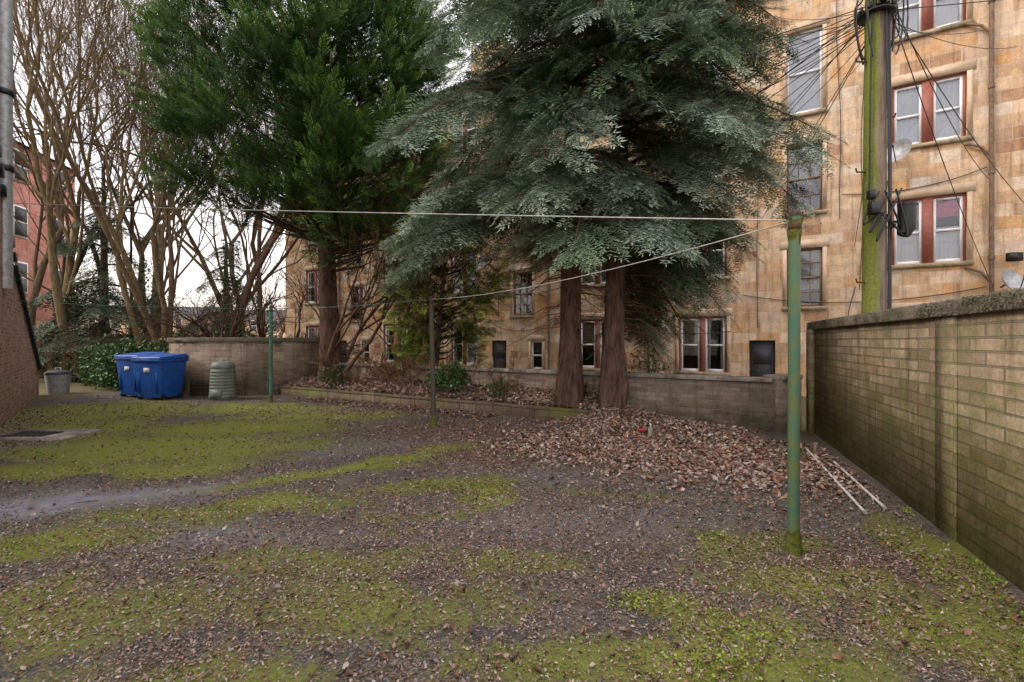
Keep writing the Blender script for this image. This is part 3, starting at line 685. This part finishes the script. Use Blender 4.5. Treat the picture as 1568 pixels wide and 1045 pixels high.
# --- cypress
CYK=dict(L=.5,pitch=.07,side=.2,ns=.045,nl=.07,nw=.03,nang=24)
CY=[spray(31,ang=30,dark=(.028,.065,.018),light=(.15,.29,.055),droop=-.05,**CYK),
    spray(32,ang=34,dark=(.03,.065,.024),light=(.18,.32,.07),droop=.1,**CYK)]
def lobe_crown(center,prof,nl,per,out,wood,trunkf,rl=.75,up=.8,col=(1,1,1),fill=.2,sc=1.,templates=None):
    D=[];P=[];U=[];S=[];K=[]
    cx,cy=center;z0=prof[0][0];z1=prof[-1][0]
    zs_=[p[0] for p in prof];rs_=[p[1] for p in prof]
    for q in range(nl):
        z=random.uniform(z0,z1);R=np.interp(z,zs_,rs_);az=random.uniform(0,6.283)
        rad=R*(random.uniform(.78,1.06) if random.random()>fill else random.uniform(.25,.75))
        lc=A([cx+rad*math.cos(az),cy+rad*math.sin(az),z]);c0=trunkf(max(z-rad*.5,z0-.5))
        wood.append(tube([c0,(c0+lc)/2+A([0,0,-.1]),c0+(lc-c0)*.85],[.04,.022,.008],5,A([.6,.6,.6])))
        h=A([math.cos(az),math.sin(az),0]);rr_=rl*random.uniform(.65,1.35)
        bk=random.uniform(.45,.95) if random.random()<.65 else random.uniform(1.1,1.7)
        ax=h*.75+A([0,0,up*random.uniform(.4,1.2)]);ax/=np.linalg.norm(ax)
        for k in range(per):
            v=rng.normal(0,1,3);v/=np.linalg.norm(v);rrr=random.random()**.5*rr_*.65
            off=v*rrr*A([.8,.8,.8])+ax*random.uniform(-.4,.9)*rr_*.8
            d=ax*.8+v*.7+A([0,0,.15]);out_=np.dot(off,ax)/rr_
            D.append(d);P.append(lc+off);U.append(np.cross(d,rng.normal(0,1,3)))
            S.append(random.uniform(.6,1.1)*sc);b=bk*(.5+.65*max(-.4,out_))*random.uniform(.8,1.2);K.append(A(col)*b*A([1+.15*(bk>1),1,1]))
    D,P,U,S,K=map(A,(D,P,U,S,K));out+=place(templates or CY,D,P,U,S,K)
cy=root('cypress_tree',(-5.3,14.2,.4));out=[];wood=[]
tf=lambda z:A([-5.35-.04*(z-1),14.25,z])
zz=np.linspace(.35,13,9);wood.append(trunk_mesh([tf(z) for z in zz],np.interp(zz,[.3,2,6,13],[.33,.27,.2,.04]),seed=9))
lobe_crown((-5.9,14.4),[(5.0,2.0),(5.8,3.1),(8,3.4),(10.5,3.1),(12.5,2.3),(14.2,.7)],380,34,out,wood,tf,rl=.85,col=(.95,1.0,.95),sc=1.15)
lobe_crown((-3.9,14.0),[(4.0,.9),(5,2.0),(6.5,2.3),(8.5,2.1),(10.5,1.4)],95,30,out,wood,tf,rl=.85,up=.3,col=(.85,.9,.8),sc=1.1)
build('trunk_and_limbs',wood,M_barkd,cy);build('foliage',out,M_cyp,cy)
cy=root('yew_tree',(-1.9,13.2,0));out=[];wood=[]
tf=lambda z:A([-2.2+.1*z,13.2,z]);wood.append(trunk_mesh([tf(z) for z in np.linspace(0,4.6,5)],[.12,.1,.08,.05,.03],10,seed=4))
lobe_crown((-1.95,13.2),[(1.3,.5),(2.2,1.0),(3.3,1.25),(4.4,1.0),(5.2,.5)],95,24,out,wood,tf,rl=.6,up=-.2,col=(1.7,1.2,1.),sc=.85)
build('trunk_and_limbs',wood,M_barkk,cy);build('foliage',out,M_cyp,cy)
for (bx,by,h,n_,R) in ((-17.3,20.5,9.0,60,2.5),(-13.6,23,6.5,36,2.)):
    cy=root('spruce_tree',(bx,by,0));out=[];wood=[]
    tf=lambda z:A([bx,by,z]);wood.append(trunk_mesh([tf(z) for z in np.linspace(0,h+.5,5)],[.2,.17,.13,.08,.02],10,seed=6))
    conifer_branches(None,tf,(1.6,h),n_,lambda f,az:R*(1-f)+.4,None,out,wood,None,grey=0,droop=.45,bright=.7,dn=4.5,tpl=FIRL)
    build('trunk_and_limbs',wood,M_barkk,cy);build('foliage',out,M_fir,cy)
# ------------------------------------------------------------------ bare trees
def grow(parts,p,d,L,r,depth,up,spread,col,sides):
    n=5 if depth>2 else 3
    pts=[p];dd=d.copy();rads=[r];W=rng.normal(0,.11,(n,3))
    for i in range(n-1):
        dd=dd+W[i];dd[2]+=up*.1;dd/=math.sqrt(dd[0]**2+dd[1]**2+dd[2]**2);pts.append(pts[-1]+dd*(L/(n-1)));rads.append(r*(1-.32*(i+1)/(n-1)))
    parts.append(tube(pts,rads,sides[min(depth,len(sides)-1)],col))
    if depth==0: return
    k=random.choice([2,3,3]) if depth>1 else 3
    for q in range(k+1):
        t_=1. if q<2 else random.uniform(.35,.95)
        x=t_*(n-1);i0=min(int(x),n-2);pp=pts[i0]+(pts[i0+1]-pts[i0])*(x-i0)
        v=rng.normal(0,1,3);v-=v.dot(dd)*dd;v/=math.sqrt(v.dot(v))
        a=random.uniform(.2,.7)*spread;nd=dd*math.cos(a)+v*math.sin(a)
        grow(parts,pp,nd,L*random.uniform(.6,.85),max(.006,rads[-1]*(random.uniform(.55,.75) if q else .85)),depth-1,up,spread,col*random.uniform(.85,1.15),sides)
def bare(name,base,stems,L,r,depth,mat,up=.6,spread=1.,col=(1,1,1),lean=.18,dirs=None):
    rt=root(name,base);parts=[]
    for s in range(stems):
        d=A([random.gauss(0,lean),random.gauss(0,lean),1.]) if not dirs else A(dirs[s],float)
        d/=np.linalg.norm(d)
        grow(parts,A(base,float)+A([random.gauss(0,.25),random.gauss(0,.25),-.1])*(stems>1),d,L*random.uniform(.85,1.1),r*random.uniform(.8,1.1),depth,up,spread,A(col,float),[3,3,3,5,7,8,8])
    build('branches',parts,mat,rt)
Y_=(1.1,1.02,.78)
bare('bare_tree',(-17.5,19,0),2,6.8,.16,5,M_barkb,col=Y_,spread=.75)
bare('bare_tree',(-14.9,20,0),3,6.8,.15,5,M_barkb,col=Y_,lean=.1,spread=.7)
bare('bare_tree',(-12.2,21,0),2,6.5,.17,5,M_barkk,col=(1.2,1.1,1.),lean=.12,spread=.75)
bare('bare_tree',(-13.5,19,0),3,6.5,.12,5,M_barkb,col=(.9,.8,.65),lean=.08,spread=.65)
bare('bare_tree',(-20.8,21,0),2,6.5,.17,5,M_barkb,col=(.7,.6,.5),spread=.85)
bare('bare_tree',(-18.8,23,0),2,7,.14,5,M_barkb,col=(.8,.7,.55),spread=.75,lean=.08)
bare('bare_tree',(-16,30,0),3,7.5,.2,5,M_barkb,col=(.8,.75,.65))
bare('bare_tree',(-24,32,0),3,7.5,.2,5,M_barkb,col=(.8,.75,.65))
bare('bare_tree',(-9.6,17.5,0),4,1.6,.13,4,M_barkk,up=.2,spread=1.25,col=(.8,.7,.65),dirs=[(.8,0,.6),(-.7,0,.7),(.3,.2,1),(-.1,-.3,.8)])
bare('bare_tree',(-5.0,14.3,.4),4,2.1,.075,4,M_barkk,up=.5,spread=1.,col=(1.1,.9,.8),dirs=[(.5,0,1),(.25,-.1,1),(-.25,0,1),(.8,.1,.9)])
bare('bare_tree',(-3.2,13.9,.1),3,2.0,.06,4,M_barkk,up=.6,col=(1.6,1.1,.8),dirs=[(-.4,0,1),(.5,0,1),(.1,0,1)])
rt=root('distant_trees',(-35,55,0));parts=[]
for q in range(60):
    x=random.uniform(-95,-12);y=random.uniform(42,66);h=random.uniform(4,8)
    for s in range(2):
        grow(parts,A([x,y,-.3]),A([random.gauss(0,.2),0,1.]),h*.45,.12,3,.4,1.2,A([.8,.65,.55])*random.uniform(.7,1.2),[3,3,3,3,3])
build('branches',parts,M_barkb,rt)
rt=root('brushwood',(-14,18,0));parts=[]
for q in range(90):
    p=A([random.uniform(-20,-7),random.uniform(16.8,21),0]);grow(parts,p,A([random.gauss(0,.4),random.gauss(0,.3),1.]),random.uniform(.5,1.),.02,3,.2,1.3,A([.9,.65,.5])*random.uniform(.7,1.3),[3,3,3,3])
for q in range(46):
    uq=random.uniform(.5,9.5);nq=random.uniform(.3,.8);p2=KO+uq*KU+nq*KN
    grow(parts,A([p2[0],p2[1],.35]),A([random.gauss(0,.4),random.gauss(0,.3),1.]),random.uniform(.15,.45),.01,3,.2,1.3,A([1.5,1.1,.8])*random.uniform(.7,1.3),[3,3,3,3])
build('twigs',parts,M_barkk,rt)
# ------------------------------------------------------------------ leafy bushes
def bush(name,blobs_,n,size,col):
    rt=root(name,blobs_[0][0]);V,F,C=leaf_t(2,.25);parts=[];stems=[]
    tot=sum(b[1][0]*b[1][1] for b in blobs_)
    for c,r_ in blobs_:
        k=int(n*r_[0]*r_[1]/tot);v=rng.normal(0,1,(k,3));v/=np.linalg.norm(v,axis=1)[:,None]
        rad=rng.random(k)**.35*(1+.18*np.sin(v[:,0]*7)+.15*np.sin(v[:,1]*9+v[:,2]*6));P=A(c)+v*rad[:,None]*A(r_);P[:,2]=np.abs(P[:,2])+.03
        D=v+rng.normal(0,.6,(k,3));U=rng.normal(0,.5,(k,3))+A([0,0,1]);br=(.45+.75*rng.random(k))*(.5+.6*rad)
        parts.append(merge(V,F,C,frames(D,U,rng.uniform(.7,1.3,k)*size),P,A(col)*br[:,None]))
        stems+=[tube([(c[0]+random.gauss(0,.1),c[1],0),A(c)+A([random.gauss(0,.4)*r_[0],random.gauss(0,.4)*r_[1],r_[2]*.6])],[.02,.006],4,A([1,1,1])) for _ in range(7)]
    build('stems',stems,M_barkk,rt)
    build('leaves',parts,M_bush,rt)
bush('rhododendron_bush',[((-12.8,16.0,.7),(1.1,.8,.85)),((-11.6,16.2,.75),(.9,.7,.9)),((-14.2,17.2,.7),(1.1,.8,.8))],7500,.14,(.07,.14,.035))
bush('rhododendron_bush',[((-10.2,17.6,.9),(1.4,.7,1.1)),((-15.8,18.6,.7),(1.3,.7,1.)),((-7.5,17.2,.8),(1.2,.6,.9))],6000,.13,(.06,.11,.03))
bush('shrub',[((-1.35,11.25,.75),(.42,.25,.35)),((-1.75,11.5,.65),(.3,.2,.25))],900,.09,(.06,.14,.03))
bush('shrub',[((-4.9,13.35,.6),(.5,.25,.3)),((-.3,10.6,.55),(.3,.2,.2))],700,.07,(.09,.15,.035))
bush('shrub',[((3.1,10.9,.8),(.5,.4,.6))],700,.08,(.08,.11,.03))
rt=root('ivy',(-14.6,20,0));V,F,C=leaf_t(2,.25);parts=[]
for cx_,cy_,h in ((-14.9,20,5),(-12.2,21,6),(-17.5,19,3.5)):
    k=2200;a=rng.random(k)*6.28;z=rng.random(k)*h;rr_=.22+.18*rng.random(k)
    P=np.column_stack([cx_+rr_*np.cos(a),cy_+rr_*np.sin(a),z]);D=np.column_stack([np.cos(a),np.sin(a),rng.normal(-.3,.5,k)])
    parts.append(merge(V,F,C,frames(D,rng.normal(0,.5,(k,3))+A([0,0,1]),rng.uniform(.08,.15,k)),P,A([.045,.075,.022])*(.5+rng.random(k))[:,None]))
build('leaves',parts,M_bush,rt)
# ------------------------------------------------------------------ clothes poles
def pole(name,x,y,h,r,mat,lean=(0,0),moss=True):
    z0=float(gh(A([x]),A([y]))[0])-.05;rt=root(name,(x,y,z0))
    tp=(x+lean[0],y+lean[1],h)
    tt=np.linspace(0,1,24);P=np.column_stack([x+lean[0]*tt,y+lean[1]*tt,z0+(h-z0)*tt])
    build('post',tube(P,r,18,cap=True),mat,rt,smooth=False)
    if moss:
        V,F,_=lathe([(r+.022,-.0),(r+.014,.06),(r+.008,.12),(r+.006,.2),(r+.001,.24)],(x,y,z0),18)
        V=V+rng.normal(0,.004,V.shape);build('base_moss',[(V,F,None)],M_mosspad,rt)
    build('collar',[lathe([(r,-.0),(r+.006,0),(r+.006,.05),(r,.05)],(x+lean[0]*.97,y+lean[1]*.97,h-.12),18)],M_rust,rt)
    c=A([tp[0],tp[1],h-.03]);HH=[]
    for a in (.4,.4+math.pi):
        d=A([math.cos(a),math.sin(a),0])
        HH.append(tube([c+d*r*.6,c+d*(r+.04)+A([0,0,-.02]),c+d*(r+.055)+A([0,0,.02]),c+d*(r+.045)+A([0,0,.05])],.008,6))
    HH.append(lathe([(.001,.03),(r*.8,.025),(r+.004,.0),(r+.004,-.02)],(tp[0],tp[1],h),18))
    build('line_hooks',HH,M_rust,rt)
    return rt
gp=pole('clothes_pole',2.10,3.61,2.55,.041,M_greenpole,(0.01,0))
V,F,_=lathe([(.0,2.3),(.035,2.31),(.045,2.4),(.044,2.5),(.0,2.56)],(2.11,3.61,0),16);V=V+rng.normal(0,.003,V.shape)
build('moss_cap',[(V,F,None)],M_mosspad,gp)
pole('clothes_pole',-1.46,9.04,2.42,.045,M_darkpole,(-.05,0))
pole('clothes_pole',-6.33,12.7,2.5,.045,M_teal,(0.0,0))
def line(name,p,q,sag,r=.006,mat=M_lwire,n=22):
    p=A(p,float);q=A(q,float);tt=np.linspace(0,1,n);P=p+(q-p)*tt[:,None];P[:,2]-=sag*4*tt*(1-tt)
    rt=root(name,tuple(p));build('rope',[tube(P,r,5)],mat,rt);return rt
line('washing_line',(2.1,3.61,2.5),(-9.6,9.3,4.25),.02,.006)
line('washing_line',(2.1,3.61,2.5),(-1.51,9.04,2.38),.12,.005)
line('washing_line',(-1.51,9.04,2.38),(-6.33,12.7,2.46),.05,.006,M_teal)
line('washing_line',(-6.33,12.7,2.46),(-11.1,10.7,2.5),.06,.007,M_teal)
line('washing_line',(-6.33,12.7,2.46),(-5.4,14.0,2.6),.03,.005)
# ------------------------------------------------------------------ utility pole
up_=root('utility_pole',(4.93,6.6,0))
P=[(4.93+.02*k/8*2,6.6,-.1+k*7.8/8) for k in range(9)]
build('post',tube(P,np.linspace(.150,.112,9),20,cap=True),M_upole,up_,smooth=True)
parts=[]
for k in range(6):
    z=2.4+k*.75;s=1 if k%2 else -1
    parts.append(tube([(4.95,6.6,z),(4.95+s*.26,6.58,z),(4.95+s*.27,6.58,z+.05)],.011,6))
build('climbing_steps',parts,M_rust,up_)
parts=[tube([(5.075,6.5,1.8),(5.08,6.5,4.5),(5.06,6.52,7.2)],.022,8),tube([(5.03,6.46,2.0),(5.04,6.46,4.0),(4.98,6.46,6.9)],.014,6),tube([(4.80,6.5,3.2),(4.82,6.5,5),(4.86,6.5,6.9)],.01,6)]
for k in range(5):
    tt=np.linspace(0,1,14)
    parts.append(tube(np.column_stack([4.9+.22*np.sin(tt*math.pi)*(1 if k%2 else -1)+.05*k*tt,6.45-.03*k+0*tt,3.3-.55*np.sin(tt*math.pi)*(.5+.12*k)+.3*tt]),.012,5))
for k in range(9):
    tt=np.linspace(0,1,12);s=random.choice([-1,1])
    parts.append(tube(np.column_stack([4.95+s*(.14+.16*random.random()*np.sin(tt*math.pi)),6.48+.03*k-.1+0*tt,5.5+.9*tt-.12*np.sin(tt*6+k)]),.011,5))
build('cables_on_pole',parts,M_black,up_)
bx=[]
bx+=tube([(5.22,6.45,3.02),(5.26,6.45,3.10),(5.27,6.45,3.40)],[.075,.1,.1],14,cap=True)
bx+=tube([(5.27,6.45,3.40),(5.27,6.45,3.44)],.108,14,cap=True)
bx+=tube([(5.06,6.5,3.2),(5.24,6.46,3.2)],.02,6,cap=True)
bx.append(boxp(4.74,4.86,6.36,6.46,3.28,3.44));bx.append(boxp(4.72,4.80,6.36,6.45,3.48,3.60))
bx.append(boxp(4.86,5.0,6.38,6.46,6.1,6.35));bx.append(boxp(4.70,5.2,6.4,6.46,6.72,6.78))
o=build('junction_boxes',bx,M_black,up_);m=o.modifiers.new('b','BEVEL');m.width=.008
parts=[]
for k in range(12):
    a=k*math.pi/6;c=(4.97+.2*math.cos(a),6.6+.2*math.sin(a),6.1)
    parts.append(lathe([(.001,-.04),(.025,-.03),(.03,0),(.018,.02),(.028,.04),(.001,.06)],c,10))
parts.append(lathe([(.12,-.02),(.22,-.02),(.22,0),(.12,0)],(4.97,6.6,6.05),20))
build('insulator_ring',parts,M_black,up_)
ow=root('overhead_wires',(4.97,6.6,6.1));parts=[];top=A([4.97,6.6,6.1])
for (s,z,sg) in [(1.5,7.6,.3),(1.7,4.4,.2),(1.8,9.2,.25),(3.9,5.0,.25),(4.6,7.7,.3),(5.2,4.6,.3),(5.0,10.5,.2),(6.4,9,.3),(7.6,11.5,.3),(8.0,7.8,.5),(8.3,4.8,.5),(9.5,6.,.5),(10.8,7.8,.4),(10.7,4.9,.5),(12,10,.4),(13.5,5.0,.6),(14.5,8,.5),(-.9,8.9,.2),(-1.4,5.9,.2),(-3.8,9.3,.15),(-3.9,5.6,.25),(-4.4,8.7,.2),(-5.,4.2,.3),(1.3,5.4,.15),(1.0,11.4,.2),(-1.1,11.3,.15),(2.0,10.2,.2),(3.8,11.5,.2),(-4.0,2.9,.2),(-3.2,11.6,.1),(-1.7,7.5,.1),(-1.2,4.2,.15)]:
    q=fp_(s,.06,z);tt=np.linspace(0,1,20);a=random.random()*6.28;p=top+A([.2*math.cos(a),.2*math.sin(a),0])
    P=p+(q-p)*tt[:,None];P[:,2]-=sg*4*tt*(1-tt);parts.append(tube(P,.0075,4))
for q in [(12,-3,7.5),(16,3,6),(9,-6,8)]:
    q=A(q,float);tt=np.linspace(0,1,24);P=top+(q-top)*tt[:,None];P[:,2]-=.3*4*tt*(1-tt);parts.append(tube(P,.0075,4))
build('wires',parts,M_wire,ow)
# ------------------------------------------------------------------ rods on the ground
for a,b in (((4.28,7.05),(3.22,4.42)),((4.16,6.25),(3.50,4.55))):
    rt=root('metal_rod',(a[0],a[1],.03));g0=float(gh(A([a[0]]),A([a[1]]))[0]);g1=float(gh(A([b[0]]),A([b[1]]))[0])
    build('tube',tube([(a[0],a[1],g0+.03),(b[0],b[1],g1+.03)],.013,10,cap=True),M_rod,rt)
    build('end_cap',tube([(b[0],b[1],g1+.03),(b[0]-.012,b[1]-.03,g1+.03)],.017,10,cap=True),M_metal,rt)
g0=float(gh(A([2.2]),A([7.75]))[0])
bt=root('plastic_bottle',(2.22,7.75,g0));build('body',[lathe([(.001,.0),(.035,.0),(.036,.02),(.034,.08),(.036,.12),(.027,.15),(.012,.17),(.012,.19),(.001,.191)],(2.22,7.75,g0+.03),18)],M_copeg,bt,smooth=True)
build('cap',[lathe([(.014,.185),(.014,.205),(.001,.206)],(2.22,7.75,g0+.03),14)],M_label,bt)
bt=root('drink_can',(2.1,7.95,g0+.05));build('body',tube([(2.08,7.95,g0+.09),(2.18,7.98,g0+.09)],.03,16,cap=True),plain('red_can',(.4,.04,.04),.35),bt)
build('rim',tube([(2.18,7.98,g0+.09),(2.186,7.98,g0+.09)],.026,16,cap=True),M_metal,bt)
# ------------------------------------------------------------------ bins
def wheelie(name,x,y,rot,w_=.95,d_=.8,h=1.22):
    z0=float(gh(A([x]),A([y]))[0]);rt=root(name,(x,y,z0),rot)
    def fr_(k0,z0_,k1,z1_,yo=0):
        a,b=w_/2*k0,d_/2*k0;c,d=w_/2*k1,d_/2*k1
        return (A([[-a,-b,z0_],[a,-b,z0_],[a,b,z0_],[-a,b,z0_],[-c,-d,z1_],[c,-d,z1_],[c,d,z1_],[-c,d,z1_]]),BF,None)
    o=build('body',[fr_(.78,.06,.97,h-.16)],M_blue,rt,False);m=o.modifiers.new('b','BEVEL');m.width=.035;m.segments=3
    o=build('rim',[fr_(1.02,h-.2,1.03,h-.13)],M_blue,rt,False);m=o.modifiers.new('b','BEVEL');m.width=.012;m.segments=2
    o=build('ribs',[boxp(-w_*.33,-w_*.30,-d_*.455,-d_*.40,.2,h-.3),boxp(w_*.30,w_*.33,-d_*.455,-d_*.40,.2,h-.3)],M_blue,rt,False)
    a,b=w_/2*1.05,d_/2*1.05
    V=A([[-a,-b,h-.128],[a,-b,h-.128],[a,b,h-.128],[-a,b,h-.128],[-a*.97,-b*.97,h-.06],[a*.97,-b*.97,h-.06],[a*.93,b*.9,h+.02],[-a*.93,b*.9,h+.02]])
    o=build('lid',[(V,BF,None)],M_blue,rt,False);m=o.modifiers.new('b','BEVEL');m.width=.025;m.segments=3
    build('lid_handle',[tube([(-.2,-b-.0,h-.1),(-.2,-b-.05,h-.11),(.2,-b-.05,h-.11),(.2,-b,h-.1)],.014,8)],M_blue,rt,False)
    build('rear_handle',[tube([(-a*.8,b,h-.1),(-a*.8,b+.08,h-.06),(a*.8,b+.08,h-.06),(a*.8,b,h-.1)],.018,8)],M_blue,rt,False)
    ws=[]
    for s in (-1,1):
        for yy in (-.25,.28):ws+=tube([(s*w_*.36,yy,.08),(s*w_*.36+s*.05,yy,.08)],.08,18,cap=True)
    build('wheels',ws,M_black,rt,False)
    build('label',[boxp(-.10,.10,-d_*.472,-d_*.468,.76,.88)],M_label,rt,False)
wheelie('wheeled_bin',-9.78,13.45,math.radians(-14),.98,.85,1.24)
wheelie('wheeled_bin',-10.72,14.0,math.radians(-20),.98,.85,1.26)
z0=float(gh(A([-7.95]),A([13.2]))[0]);cb=root('compost_bin',(-7.95,13.3,z0))
prof=[(.31,0)]
for k in range(9):
    z=.06+k*.085;r_=.325-.004*k;prof+=[(r_,z),(r_+.012,z+.015),(r_+.012,z+.05),(r_,z+.065)]
prof+=[(.285,.86),(.27,.88)]
build('ribbed_body',[lathe(prof,(-7.95,13.3,z0),40)],M_comp,cb)
build('lid',[lathe([(.30,.87),(.305,.91),(.29,.96),(.25,1.01),(.20,1.04),(.08,1.06),(.001,1.06)],(-7.95,13.3,z0),40)],M_comp,cb,smooth=True)
build('lid_knob',[lathe([(.06,1.055),(.065,1.09),(.001,1.1)],(-7.95,13.3,z0),16)],M_comp,cb)
build('hatch',[boxp(-8.1,-7.8,12.955,12.985,z0+.05,z0+.3)],M_comp,cb)
z0=float(gh(A([-13.6]),A([14.5]))[0]);db=root('dustbin',(-13.7,14.6,z0))
prof=[(.24,0)]+[p for k in range(6) for p in ((.25+.008*k,.06+k*.09),(.262+.008*k,.09+k*.09))]+[(.30,.62)]
build('body',[lathe(prof,(-13.7,14.6,z0),32)],M_metal,db)
build('lid',[lathe([(.32,.60),(.325,.65),(.2,.71),(.001,.74)],(-13.7,14.6,z0),32)],plain('dark_lid',(.05,.05,.05),.6),db,smooth=True)
build('handle',[tube([(-13.78,14.6,z0+.73),(-13.78,14.6,z0+.79),(-13.62,14.6,z0+.79),(-13.62,14.6,z0+.73)],.012,6)],M_metal,db)
ir=root('iron_fence',(-15,18.2,0));parts=[]
for k in range(60):
    x=-19+k*.14;y=18.6-.02*k;parts.append(tube([(x,y,0),(x,y,1.35),(x,y,1.45)],[.012,.012,.001],4))
parts.append(tube([(-19,18.6,1.2),(-10.7,17.4,1.2)],.018,4));parts.append(tube([(-19,18.6,.25),(-10.7,17.4,.25)],.018,4))
build('bars',parts,M_black,ir)
st=root('fallen_twigs',(0,3,0));parts=[]
for q in range(60):
    y=math.exp(random.uniform(math.log(2.1),math.log(9)));x=random.uniform(-.9,.6)*y
    a=random.random()*6.28;l=random.uniform(.08,.35);z=float(gh(A([x]),A([y]))[0])+.01
    parts.append(tube([(x,y,z),(x+math.cos(a)*l*.5,y+math.sin(a)*l*.5,z+.015),(x+math.cos(a+.3)*l,y+math.sin(a+.3)*l,z)],[.004,.003,.0015],4,A([1,.8,.6])))
build('twigs',parts,M_barkk,st)
